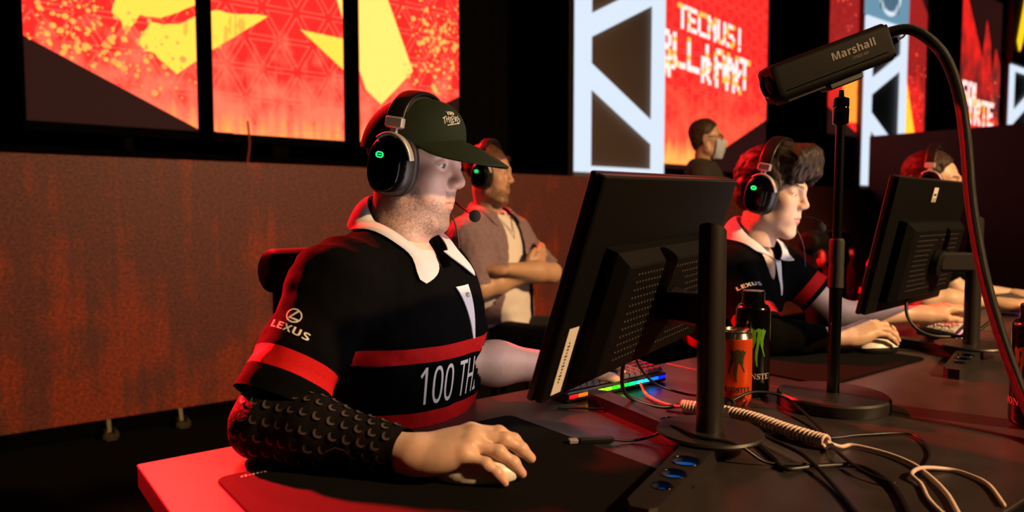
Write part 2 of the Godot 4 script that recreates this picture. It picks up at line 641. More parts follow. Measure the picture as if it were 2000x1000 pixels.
func head_prims(o: Dictionary, neck: Vector3) -> Array:
	var w: float = o.get("wide", 1.0)
	var L := []
	L.append(ell(Vector3(0, 0.044, -0.016), Vector3(0.075 * w, 0.083, 0.095)))
	L.append(ell(Vector3(0, -0.018, 0.026), Vector3(0.060 * w, 0.084, 0.058), Basis(), 0.03))
	for s: float in [-1.0, 1.0]:
		L.append(cap(Vector3(s * 0.055 * w, -0.036, -0.002), Vector3(s * 0.051 * w, -0.066, 0.010), 0.017, 0.014, 0.03))
		L.append(cap(Vector3(s * 0.051 * w, -0.066, 0.010), Vector3(s * 0.018 * w, -0.101, 0.064), 0.0145, 0.016, 0.03))
		L.append(ell(Vector3(s * 0.036 * w, -0.040, 0.052), Vector3(0.022, 0.032, 0.022), Basis(), 0.03))
		L.append(ell(Vector3(s * 0.042 * w, -0.010, 0.054), Vector3(0.021, 0.019, 0.022), Basis(), 0.022))
		L.append(cap(Vector3(s * 0.040 * w, 0.036, 0.061), Vector3(s * 0.008, 0.035, 0.081), 0.011, 0.010, 0.016))
	L.append(ell(Vector3(0, -0.103, 0.071), Vector3(0.021, 0.016, 0.017), Basis(), 0.02))
	L.append(ell(Vector3(0, -0.056, 0.066), Vector3(0.035 * w, 0.034, 0.0245), Basis(), 0.018))
	L.append(cap(Vector3(0, -0.026, 0.086), Vector3(0, -0.048, 0.0845), 0.007, 0.006, 0.014))
	for s: float in [-1.0, 1.0]:
		L.append(ell(Vector3(s * 0.033, 0.017, 0.088), Vector3(0.019, 0.0125, 0.016), Basis(), 0.014, 1))
	var nz: float = o.get("nose", 1.0)
	L.append(cap(Vector3(0, 0.027, 0.081), Vector3(0, -0.008, 0.083 + 0.017 * nz), 0.0080, 0.0098, 0.014))
	L.append(ell(Vector3(0, -0.0150, 0.083 + 0.0190 * nz), Vector3(0.0108, 0.0090, 0.0105), Basis(), 0.010))
	for s: float in [-1.0, 1.0]:
		L.append(ell(Vector3(s * 0.0122, -0.0195, 0.083 + 0.009 * nz), Vector3(0.0078, 0.0078, 0.0115), Basis(), 0.008))
		L.append(ell(Vector3(s * 0.0068, -0.0285, 0.083 + 0.013 * nz), Vector3(0.0036, 0.0034, 0.0055), Basis(), 0.003, 1))
		L.append(cap(Vector3(s * 0.0245, -0.0572, 0.0765), Vector3(s * 0.005, -0.0530, 0.0885), 0.0028, 0.0048, 0.008))
		L.append(cap(Vector3(s * 0.0225, -0.0592, 0.0770), Vector3(0, -0.0640, 0.0872), 0.0030, 0.0060, 0.008))
		L.append(cap(Vector3(s * 0.0260, -0.0582, 0.0815), Vector3(0, -0.0582, 0.0965), 0.0013, 0.0020, 0.003, 1))
	for s: float in [-1.0, 1.0]:
		L.append(ell(Vector3(s * 0.033, 0.0165, 0.0655), Vector3(0.0168, 0.0150, 0.0150), Basis(), 0.004))
		L.append(ell(Vector3(s * 0.0335, 0.0140, 0.0840), Vector3(0.0140, 0.0046, 0.0140), Basis(Vector3.BACK, s * 0.10), 0.002, 1))
	if o.get("ears", false):
		for s: float in [-1.0, 1.0]:
			L.append(ell(Vector3(s * 0.080, 0.004, -0.012), Vector3(0.007, 0.031, 0.019), Basis(Vector3.UP, s * 0.35) * Basis(Vector3.RIGHT, -0.2), 0.008))
			L.append(ell(Vector3(s * 0.089, 0.004, -0.008), Vector3(0.006, 0.018, 0.010), Basis(), 0.004, 1))
	L.append(cap(Vector3(0, -0.050, -0.022), neck, 0.054 * w, 0.060 * w, 0.03))
	return L

func sm(a: float, b: float, x: float) -> float:
	return smoothstep(a, b, x)

func face_colour(p: Vector3, o: Dictionary) -> Color:
	var skin: Color = o.skin
	var c := skin
	var nn := rough_noise.get_noise_3dv(p * 60.0)
	c = c.lerp(Color(skin.r * 1.02, skin.g * 0.80, skin.b * 0.76), clampf(0.18 + 0.35 * nn, 0.0, 0.5))
	# blood in cheeks, nose
	var red := 0.35 * exp(-((p - Vector3(0, -0.014, 0.105)).length_squared()) / 0.0004) + 0.2 * exp(-(Vector3(absf(p.x), p.y, p.z) - Vector3(0.045, -0.012, 0.065)).length_squared() / 0.0006)
	c = c.lerp(Color(skin.r, skin.g * 0.62, skin.b * 0.58), clampf(red, 0.0, 0.5))
	# lips
	var lx := absf(p.x) / 0.0265
	var lip := 0.0
	if p.z > 0.070 and lx < 1.0:
		var up := -0.0498 - 0.0060 * lx * lx
		var dn := -0.0700 + 0.0105 * lx * lx
		lip = sm(dn - 0.0008, dn + 0.0012, p.y) * (1.0 - sm(up - 0.0012, up + 0.0008, p.y)) * (1.0 - sm(0.85, 1.0, lx))
	c = c.lerp(o.get("lip", Color(skin.r * 0.80, skin.g * 0.50, skin.b * 0.50)), lip * 0.85)
	# beard
	var beard: float = o.get("beard", 0.0)
	if beard > 0.0:
		var edge := -0.052 + 0.040 * sm(0.07, 0.02, p.z) + 0.01 * fine.get_noise_3dv(p * 90.0)
		var m := (1.0 - sm(edge - 0.014, edge + 0.006, p.y)) * sm(-0.03, 0.0, p.z) * sm(-0.150, -0.112, p.y)
		var tache := sm(0.078, 0.084, p.z) * sm(-0.052, -0.047, p.y) * (1.0 - sm(-0.038, -0.033, p.y)) * (1.0 - sm(0.018, 0.026, absf(p.x)))
		if p.z > 0.076: tache = maxf(tache, 0.9 * (1.0 - sm(0.020, 0.028, absf(p.x))) * sm(-0.054, -0.048, p.y) * (1.0 - sm(-0.036, -0.031, p.y)))
		var goat := sm(0.062, 0.075, p.z) * (1.0 - sm(-0.078, -0.072, p.y)) * (1.0 - sm(0.022, 0.034, absf(p.x))) * sm(-0.13, -0.115, p.y)
		var patch := clampf(m * (0.55 + 0.75 * fine.get_noise_3dv(p * 260.0)), 0.0, 0.9)
		var hairy := clampf(maxf(patch, maxf(tache * 0.7, goat * 0.85)) * beard, 0.0, 0.92) * (1.0 - lip)
		hairy *= 0.75 + 0.45 * fine.get_noise_3dv(p * 700.0)
		c = c.lerp(o.get("hair", Color(0.05, 0.035, 0.025)), clampf(hairy, 0.0, 1.0))
	# brows
	var ax := absf(p.x)
	var by := 0.0365 + 0.004 * sin(clampf((ax - 0.012) / 0.04, 0.0, 1.0) * 2.6)
	var brow := (1.0 - sm(0.0028, 0.0058, absf(p.y - by))) * sm(0.010, 0.015, ax) * (1.0 - sm(0.046, 0.054, ax)) * sm(0.03, 0.05, p.z)
	c = c.lerp(o.get("hair", Color(0.05, 0.035, 0.025)), brow * clampf(0.75 + 0.4 * fine.get_noise_3dv(p * 500.0), 0.0, 1.0))
	# lash line
	var ey := (Vector2(ax - 0.0335, p.y - 0.0140) / Vector2(0.0150, 0.0062)).length()
	if p.z > 0.06 and p.y > 0.0140: c = c.lerp(Color(0.03, 0.02, 0.015), 0.8 * (1.0 - sm(0.85, 1.12, ey)))
	# cropped hair on the skull
	if o.has("scalp"):
		var line: float = o.scalp
		var sc := sm(line, line + 0.008, p.y - 0.75 * maxf(p.z - 0.03, 0.0) + 0.5 * maxf(0.02 - p.z, 0.0) + 0.004 * fine.get_noise_3dv(p * 200.0))
		c = c.lerp(o.get("hair", Color(0.05, 0.035, 0.025)), sc * 0.9)
	return c

func eye_ball(s: float, look: Vector3, iris: Color) -> Msh:
	var m := ball(Vector3.ZERO, Vector3.ONE * 0.0128, 24, 16, Basis.looking_at(-look.normalized(), Vector3.RIGHT) * Basis(Vector3.RIGHT, PI / 2))
	var at := Vector3(s * 0.033, 0.0155, 0.0668)
	var l := look.normalized()
	m.paint(func(p, _n):
		var a: float = acos(clampf(p.normalized().dot(l), -1, 1))
		if a < 0.20: return Color(0.01, 0.01, 0.01)
		if a < 0.46: return iris
		return Color(0.62, 0.58, 0.55))
	for k in m.v.size(): m.v[k] += at
	return m

# hand in its own axes: wrist at 0, fingers along +z, back of the hand +y, thumb on +x (right hand, palm down)
func hand_prims(pose: Dictionary) -> Dictionary:
	var L := []
	var nails := []
	L.append(ell(Vector3(0, -0.002, 0.004), Vector3(0.030, 0.020, 0.030)))
	L.append(ell(Vector3(0.001, -0.003, 0.050), Vector3(0.040, 0.0165, 0.048), Basis(), 0.02))
	L.append(ell(Vector3(0.024, -0.013, 0.036), Vector3(0.018, 0.017, 0.030), Basis(Vector3.UP, 0.35), 0.02))
	L.append(ell(Vector3(-0.028, -0.010, 0.040), Vector3(0.014, 0.016, 0.034), Basis(), 0.02))
	var base := [Vector3(0.030, 0.001, 0.090), Vector3(0.0095, 0.003, 0.095), Vector3(-0.0110, 0.001, 0.090), Vector3(-0.0300, -0.004, 0.080)]
	var lens := [[0.043, 0.026, 0.020], [0.047, 0.029, 0.021], [0.043, 0.027, 0.021], [0.034, 0.020, 0.018]]
	var rad := [0.0098, 0.0100, 0.0095, 0.0084]
	for f in 4:
		var splay: float = pose.splay[f]
		var p: Vector3 = base[f]
		L.append(cap(Vector3(p.x * 0.45, 0, 0.02), p, 0.014, rad[f] * 1.16, 0.014))
		var pitch := 0.0
		for j in 3:
			pitch += deg_to_rad(pose.curl[f][j])
			var dir := Basis(Vector3.UP, deg_to_rad(splay)) * (Basis(Vector3.RIGHT, pitch) * Vector3.BACK)
			var q: Vector3 = p + dir * lens[f][j]
			var r0: float = rad[f] * [1.08, 0.98, 0.90][j]
			var r1: float = rad[f] * [0.98, 0.90, 0.76][j]
			L.append(cap(p, q, r0, r1, 0.006 if j else 0.010))
			if j < 2: L.append(ell(q, Vector3.ONE * r1 * 1.07, Basis(), 0.004))
			if j == 2:
				var up := Basis(Vector3.UP, deg_to_rad(splay)) * (Basis(Vector3.RIGHT, pitch) * Vector3.UP)
				nails.append([q + dir * 0.001 + up * r1 * 0.85, dir, up])
			p = q
	var tp: Array = pose.thumb
	L.append(cap(Vector3(0.022, -0.010, 0.022), tp[0], 0.0150, 0.0125, 0.016))
	L.append(cap(tp[0], tp[1], 0.0118, 0.0104, 0.006))
	L.append(cap(tp[1], tp[2], 0.0104, 0.0084, 0.005))
	return {"L": L, "nails": nails}

const MOUSE_GRIP := {"splay": [3.0, -2.0, -9.0, -18.0], "curl": [[20.0, 22.0, 14.0], [22.0, 23.0, 14.0], [27.0, 24.0, 14.0], [30.0, 20.0, 12.0]], "thumb": [Vector3(0.046, -0.026, 0.058), Vector3(0.050, -0.036, 0.086), Vector3(0.046, -0.041, 0.108)]}
const KEYS := {"splay": [8.0, 1.0, -6.0, -14.0], "curl": [[18.0, 38.0, 20.0], [16.0, 42.0, 22.0], [20.0, 42.0, 22.0], [22.0, 38.0, 20.0]], "thumb": [Vector3(0.050, -0.018, 0.054), Vector3(0.058, -0.028, 0.082), Vector3(0.054, -0.036, 0.104)]}
const TUCKED := {"splay": [2.0, 0.0, -2.0, -4.0], "curl": [[20.0, 25.0, 10.0], [22.0, 25.0, 10.0], [24.0, 25.0, 10.0], [26.0, 25.0, 10.0]], "thumb": [Vector3(0.046, -0.008, 0.055), Vector3(0.052, -0.008, 0.082), Vector3(0.050, -0.010, 0.104)]}

func hand_mesh(pose: Dictionary, x: Transform3D, left: bool, skin: Color, cell := 0.0025, more := []) -> Msh:
	# x carries the hand's axes into the scene; more = prims (scene axes) joined to it, such as the wrist
	var h := hand_prims(pose)
	var t := x
	if left: t = x * Transform3D(Basis(Vector3(-1, 0, 0), Vector3.UP, Vector3.BACK), Vector3.ZERO)
	var inv := t.affine_inverse()
	var L: Array = h.L.duplicate()
	for q: Pr in more:
		L.append(cap(inv * q.a, inv * (q.a + q.ba), q.ra, q.ra + q.dr, q.k))
	var m := net(L, cell)
	var nails: Array = h.nails
	m.paint(func(p, n):
		var a := rough_noise.get_noise_3dv(p * 70.0)
		var c := skin.lerp(Color(skin.r, skin.g * 0.78, skin.b * 0.72), clampf(0.2 + 0.5 * a, 0, 0.6))
		for e in nails:
			var d: Vector3 = p - e[0]
			var along: float = d.dot(e[1])
			var side: Vector3 = e[1].cross(e[2])
			if absf(along + 0.002) < 0.0062 and absf(d.dot(side)) < 0.0052 and n.dot(e[2]) > 0.3:
				c = Color(skin.r * 1.05, skin.g * 0.86, skin.b * 0.82)
			var tip: float = exp(-d.length_squared() / 0.0001)
			c = c.lerp(Color(skin.r, skin.g * 0.66, skin.b * 0.6), tip * 0.25)
		for e in nails: pass
		return c)
	var o := Msh.new()
	return o.add(m, t)

func arm_prims(s: Vector3, e: Vector3, w: Vector3, f := 1.0) -> Array:
	var mid := e.lerp(w, 0.35)
	return [cap(s, e, 0.050 * f, 0.040 * f, 0.03), cap(e, mid, 0.041 * f, 0.043 * f, 0.03), cap(mid, w, 0.042 * f, 0.026 * f, 0.03)]

func leg_prims(hip: Vector3, knee: Vector3, foot: Vector3, f := 1.0) -> Array:
	return [cap(hip, knee, 0.086 * f, 0.062 * f, 0.04), cap(knee, foot, 0.060 * f, 0.045 * f, 0.03)]

func torso_prims(J: Dictionary, grow := 0.0) -> Array:
	var b: Basis = J.tb
	var f: float = J.get("bulk", 1.0)
	var g := Vector3.ONE * grow
	var L := []
	L.append(ell(J.chest, Vector3(0.172, J.get("chest_h", 0.175), 0.118) * f + g, b))
	L.append(ell(J.belly, Vector3(0.165, 0.165, 0.128) * f + g, b, 0.08))
	L.append(ell(J.pel, Vector3(0.165, 0.125, 0.125) * f + g, J.get("pb", b), 0.08))
	L.append(cap(J.neck - b.y * 0.055 - b.z * 0.02, J.SR + b.y * 0.004, 0.060 + grow, 0.056 * f + grow, 0.06))
	L.append(cap(J.neck - b.y * 0.055 - b.z * 0.02, J.SL + b.y * 0.004, 0.060 + grow, 0.056 * f + grow, 0.06))
	return L

func band(x: float, a: float, b: float) -> float:
	return minf(x - a, b - x)

# short-sleeved jersey with red bands; returns its prims
func jersey(root: Node3D, J: Dictionary, cell: float) -> Array:
	var T := torso_prims(J, 0.012)
	var cr: float = J.get("cuff_r", 0.80)
	var cl: float = J.get("cuff_l", 0.80)
	var sr: float = J.get("sleeve", 0.066)
	var A := [[J.SR, J.ER, cr], [J.SL, J.EL, cl]]
	var L := T.duplicate()
	var arms := []
	for a in A:
		var q := cap(a[0], a[0].lerp(a[1], a[2] + 0.10), sr, sr * J.get("flare", 1.10), 0.04)
		arms.append(q)
		L.append(q)
	var hole := cap(J.neck - J.tb.y * J.get("vee", 0.050) + J.tb.z * 0.062, J.neck + J.tb.y * 0.2, 0.046, 0.10, 0.012, 1)
	L.append(hole)
	var m := net(L, cell)
	var folds: float = J.get("folds", 1.0)
	var b: Basis = J.tb
	m.push(func(p, _n):
		var q: Vector3 = b.inverse() * (p - J.chest)
		var s := rough_noise.get_noise_3d(q.x * 6.0 + 40.0, q.y * 14.0 + q.x * 8.0, q.z * 6.0)
		var u := rough_noise.get_noise_3d(q.x * 16.0, q.y * 6.0, q.z * 16.0 + 9.0)
		return folds * (0.006 * s + 0.004 * u))
	var coord := func(p: Vector3) -> Vector2:
		# x: 0 torso, 1 right arm, 2 left arm; y: place along it
		var dt := 1e3
		for q: Pr in T: dt = minf(dt, q.d(p))
		for k in 2:
			if arms[k].d(p) < dt - 0.012:
				var e: Vector3 = A[k][1] - A[k][0]
				return Vector2(k + 1, (p - A[k][0]).dot(e) / e.length_squared())
		return Vector2(0, (p - J.chest).dot(b.y))
	# open the cuffs
	var kept: Msh = m.split(func(p, _n):
		var c: Vector2 = coord.call(p)
		if c.x == 0.0: return 0.05
		return (A[int(c.x) - 1][2] - c.y) * 0.28)[0]
	var bands: Array = J.bands
	var two := kept.split(func(p, _n):
		var c: Vector2 = coord.call(p)
		if c.x > 0.0:
			var top: float = A[int(c.x) - 1][2]
			var w: float = J.get("cuff_band", 0.12)
			return band(c.y, top - w - J.get("cuff_gap", 0.14), top - J.get("cuff_gap", 0.14)) * 0.28
		return maxf(band(c.y, bands[0], bands[1]), band(c.y, bands[2], bands[3])))
	part("jersey", two[1], M.jersey, root, true)
	tag(part("jersey_stripes", two[0], M.jersey_red, root, true), "red stripes")
	return L

func collar(root: Node3D, J: Dictionary, L: Array, material: Material, o := {}, called := "collar") -> void:
	var b: Basis = J.get("cb", J.tb)
	var N: Vector3 = J.neck + b.z * float(o.get("fwd", 0.0))
	var skinL := L.filter(func(q): return q.op == 0)
	skinL.append(cap(J.neck - b.y * 0.05, J.neck + b.y * 0.09, 0.060, 0.058, 0.01))
	for side: float in [-1.0, 1.0]:
		var rows := []
		for r in 9:
			var t := r / 8.0
			var row := PackedVector3Array()
			for k in 27:
				var s := k / 26.0
				var th: float = deg_to_rad(lerpf(o.get("open", 14.0), 180.0, s))
				var back := (1.0 - cos(th)) * 0.5
				var rin: float = o.get("rin", 0.068)
				var yin: float = lerpf(o.get("yf", -0.012), o.get("yb", 0.050), pow(back, 0.8))
				var tip: float = exp(-pow((th - deg_to_rad(o.get("open", 14.0))) / 0.40, 2.0))
				var rout: float = lerpf(0.108, 0.098, back) + o.get("tip_r", 0.030) * tip
				var yout: float = lerpf(-0.030, 0.000, back) - o.get("tip_y", 0.070) * tip
				var rr := lerpf(rin, rout, pow(t, 0.8)) + 0.004 * sin(t * PI)
				var yy := lerpf(yin, yout, pow(t, 1.35))
				var lean: float = th + tip * t * deg_to_rad(o.get("tip_turn", 14.0))
				var p := N + b * Vector3(side * sin(lean) * rr, yy, cos(lean) * rr * 1.04)
				row.append(out_to(p, skinL, 0.003 + 0.004 * sin(t * PI)))
			rows.append(row)
		if side > 0.0: rows.reverse()
		part(called, sheet(rows, 0.0022), material, root, true)

# ------------------------------------------------------------------ headset in head axes
func cup_ring(x: float, hy: float, hz: float, c: Vector3, n := 32) -> PackedVector3Array:
	var r := PackedVector3Array()
	for k in n:
		var a := TAU * k / n
		var cy := signf(cos(a)) * pow(absf(cos(a)), 0.78)
		var cz := signf(sin(a)) * pow(absf(sin(a)), 0.78)
		r.append(c + Vector3(x, cy * hy, cz * hz))
	return r

func headset(x: Transform3D, label: String, o := {}) -> Node3D:
	var root := thing("headset", label, "headset", x, "gaming headsets with green lights")
	var top: float = o.get("top", 0.172)
	var wide: float = o.get("wide", 0.098)
	# band over the head
	var path := PackedVector3Array()
	var pad := PackedVector3Array()
	for k in 33:
		var a := PI * (0.06 + 0.88 * k / 32.0)
		var e := pow(absf(sin(a)), 0.75)
		var p := Vector3(cos(a) * (wide + 0.004) * (1.0 + 0.06 * sin(a)), 0.060 + (top - 0.060) * e, -0.006)
		path.append(p)
		if k > 2 and k < 30: pad.append(p + (Vector3(0, 0.05, -0.006) - p).normalized() * 0.009)
	part("headband", strip(path, 0.019, 0.0045, Vector3.BACK, 14), M.black_satin, root)
	part("headband_pad", strip(pad, 0.0155, 0.0055, Vector3.BACK, 14), M.pad, root)
	for s: float in [-1.0, 1.0]:
		var cx := s * wide
		var slider := box(Vector3(0.014, 0.022, 0.038), Vector3(cx * 1.05, 0.080, -0.004), 0.003)
		part("slider", slider, M.silver, root)
		part("slider_stem", box(Vector3(0.007, 0.026, 0.015), Vector3(cx * 1.06, 0.062, -0.003), 0.002), M.silver, root)
		# yoke arm that bends forward over the cup
		var y := PackedVector3Array()
		for k in 15:
			var t := k / 14.0
			var a := lerpf(deg_to_rad(-38), deg_to_rad(78), t)
			y.append(Vector3(cx + s * (0.016 + 0.004 * sin(t * PI)), 0.002 + cos(a) * 0.056, 0.002 + sin(a) * 0.046))
		part("yoke", strip(y, 0.0095, 0.0034, Vector3.RIGHT, 10), M.silver, root)
		var c := Vector3(0, -0.002, 0.0)
		var cu := s * 0.072
		var cush := loft([cup_ring(cu, 0.040, 0.032, c), cup_ring(cu - s * 0.002, 0.050, 0.041, c), cup_ring(cu + s * 0.006, 0.057, 0.047, c), cup_ring(cu + s * 0.018, 0.058, 0.048, c), cup_ring(cu + s * 0.024, 0.054, 0.044, c)]).crease(70.0)
		part("ear_cushion", cush, M.pad, root)
		var e := part("ear_cup", loft([cup_ring(cu + s * 0.020, 0.050, 0.040, c), cup_ring(cu + s * 0.024, 0.055, 0.045, c), cup_ring(cu + s * 0.038, 0.056, 0.045, c), cup_ring(cu + s * 0.046, 0.051, 0.041, c), cup_ring(cu + s * 0.048, 0.046, 0.036, c + Vector3(0, 0, -0.001))]).crease(45.0), M.black_satin, root)
		part("cup_plate", loft([cup_ring(cu + s * 0.046, 0.047, 0.034, c + Vector3(0, -0.002, -0.004)), cup_ring(cu + s * 0.051, 0.045, 0.032, c + Vector3(0, -0.002, -0.004)), cup_ring(cu + s * 0.053, 0.038, 0.026, c + Vector3(0, -0.002, -0.004))]).crease(45.0), M.black_gloss, e)
		var ring := PackedVector3Array()
		for p in rrect(0.0145, 0.0095, 0.0046, 4): ring.append(Vector3(cu + s * 0.0538, 0.016 + p.y, -0.014 + p.x))
		ring.append(ring[0])
		var g := tube(ring, 0.0012, 6)
		g.add(tube(PackedVector3Array([Vector3(cu + s * 0.0538, 0.016, -0.0185), Vector3(cu + s * 0.0538, 0.016, -0.0095)]), 0.0009, 6))
		tag(part("green_light", g, M.green_led, e), "small glowing green ring light")
	# microphone on the person's left cup
	var mp: Array = o.get("mic", [Vector3(0.115, -0.035, 0.02), Vector3(0.112, -0.058, 0.05), Vector3(0.085, -0.072, 0.095), Vector3(0.055, -0.076, 0.122), Vector3(0.040, -0.076, 0.130)])
	if o.get("no_mic", false): mp = [Vector3(0.118, 0.00, 0.030), Vector3(0.118, 0.03, 0.040), Vector3(0.114, 0.06, 0.044), Vector3(0.110, 0.085, 0.040)]
	var boom := part("microphone_boom", tube(curve(mp, 8), 0.0026, 8), M.black_satin, root)
	part("microphone_foam", ball(mp[-1], Vector3(0.0125, 0.0125, 0.0125), 18, 12), M.foam, boom)
	if o.has("cord"):
		part("cord", tube(curve(o.cord, 6), 0.0018, 6), M.cable, root)
	return root

# ------------------------------------------------------------------ the player in front
func skin_mat() -> StandardMaterial3D: return M.skin

func cap_hat(root: Node3D, X: Transform3D) -> void:
	# baseball cap in head axes, laid into the scene
	var c := Vector3(0, 0.055, -0.014)
	var crown := func(a: float, t: float) -> Vector3:
		# a = angle round the head (0 = front), t = 0 rim .. 1 top
		var e := t * PI / 2.0
		var fr := maxf(cos(a), 0.0)
		var up := pow(sin(e), 0.95)
		var out := pow(cos(e), 0.82 - 0.12 * fr)
		return c + Vector3(sin(a) * 0.0875 * out, -0.030 * (1.0 - pow(fr, 1.5)) * (1.0 - t) + 0.014 * (1.0 - t) * pow(fr, 2.0) + 0.084 * up, cos(a) * (0.108 if cos(a) > 0.0 else 0.103) * out)
	var hat := part("cap", Msh.new(), M.cap_green, root, true)
	var front := Msh.new(); var back := Msh.new()
	var seg := 60
	for kind in 2:
		var m: Msh = front if kind == 0 else back
		var a0 := -PI * 0.52; var a1 := PI * 0.52
		if kind == 1: a0 = PI * 0.52; a1 = PI * 1.48
		var rows := []
		for r in 17:
			var row := PackedVector3Array()
			for k in 41: row.append(crown.call(lerpf(a0, a1, k / 40.0), r / 16.0))
			rows.append(row)
		m.add(sheet(rows, 0.002))
	hat.mesh = Msh.new().add(front, X).mesh()
	tag(part("mesh_panel", Msh.new().add(back, X), M.cap_mesh, hat), "dark mesh back of the cap")
	# brim
	var rows := []
	for r in 11:
		var v := r / 10.0
		var row := PackedVector3Array()
		for k in 31:
			var u := lerpf(-1.0, 1.0, k / 30.0)
			var a := u * 1.15
			var root_p := c + Vector3(sin(a) * 0.0885, 0.014 - 0.022 * pow(absf(u), 1.6), cos(a) * 0.109)
			var reach := 0.098 * pow(maxf(1.0 - pow(absf(u), 2.4), 0.0), 0.6)
			var dir := Vector3(sin(a) * 0.55, 0, 1.0).normalized()
			var p := root_p + dir * reach * v
			p.y += -0.034 * v * (reach / 0.098) - 0.004 * v * v * u * u + 0.004 * sin(v * PI) * (1 - u * u)
			row.append(p)
		rows.append(row)
	part("brim", Msh.new().add(sheet(rows, 0.0035), X), M.cap_green, hat)
	# stitched seam between front and mesh, and along the rim
	for s: float in [-1.0, 1.0]:
		var p := PackedVector3Array()
		for k in 21: p.append(crown.call(s * PI * 0.52, k / 20.0) * Vector3(1.008, 1.002, 1.0))
		part("seam", Msh.new().add(tube(p, 0.0011, 5), X), M.cap_stitch, hat)
	var fp := PackedVector3Array()
	for k in 41: fp.append(crown.call(lerpf(-PI * 0.52, PI * 0.52, k / 40.0), 0.05) * Vector3(1.012, 1.0, 1.012))
	part("seam", Msh.new().add(tube(fp, 0.0009, 5), X), M.cap_stitch, hat)
	part("button", Msh.new().add(ball(c + Vector3(0, 0.085, 0), Vector3(0.006, 0.004, 0.006), 12, 6), X), M.cap_green, hat)
	# embroidery, two hand-written lines on the front
	var words := letters("100", 0.0115, true, "Droid Sans", true)
	for k in words.v.size(): words.v[k] += Vector3(0.000, 0.0085, 0)
	var low := letters("THIEVES", 0.0120, false, "Droid Sans", true)
	for k in low.v.size():
		var q := low.v[k]
		low.v[k] = Vector3(q.x * 0.82, q.y - 0.0065 + 0.0020 * sin(q.x * 260.0), 0)
	words.add(low)
	words.add(flatpoly(PackedVector2Array([Vector2(-0.016, -0.0172), Vector2(0.02, -0.0150), Vector2(0.0203, -0.0140), Vector2(-0.016, -0.0160)])))
	var pr := laid(words, func(q: Vector2) -> Vector3:
		var a := q.x / 0.100 - 0.36
		var t := 0.40 + q.y / 0.110
		return X * (crown.call(a, t) + Vector3(sin(a), 0.25, cos(a)) * 0.0022), 0.004)
	tag(part("embroidery", pr, M.print_white, hat), "white stitched lettering")

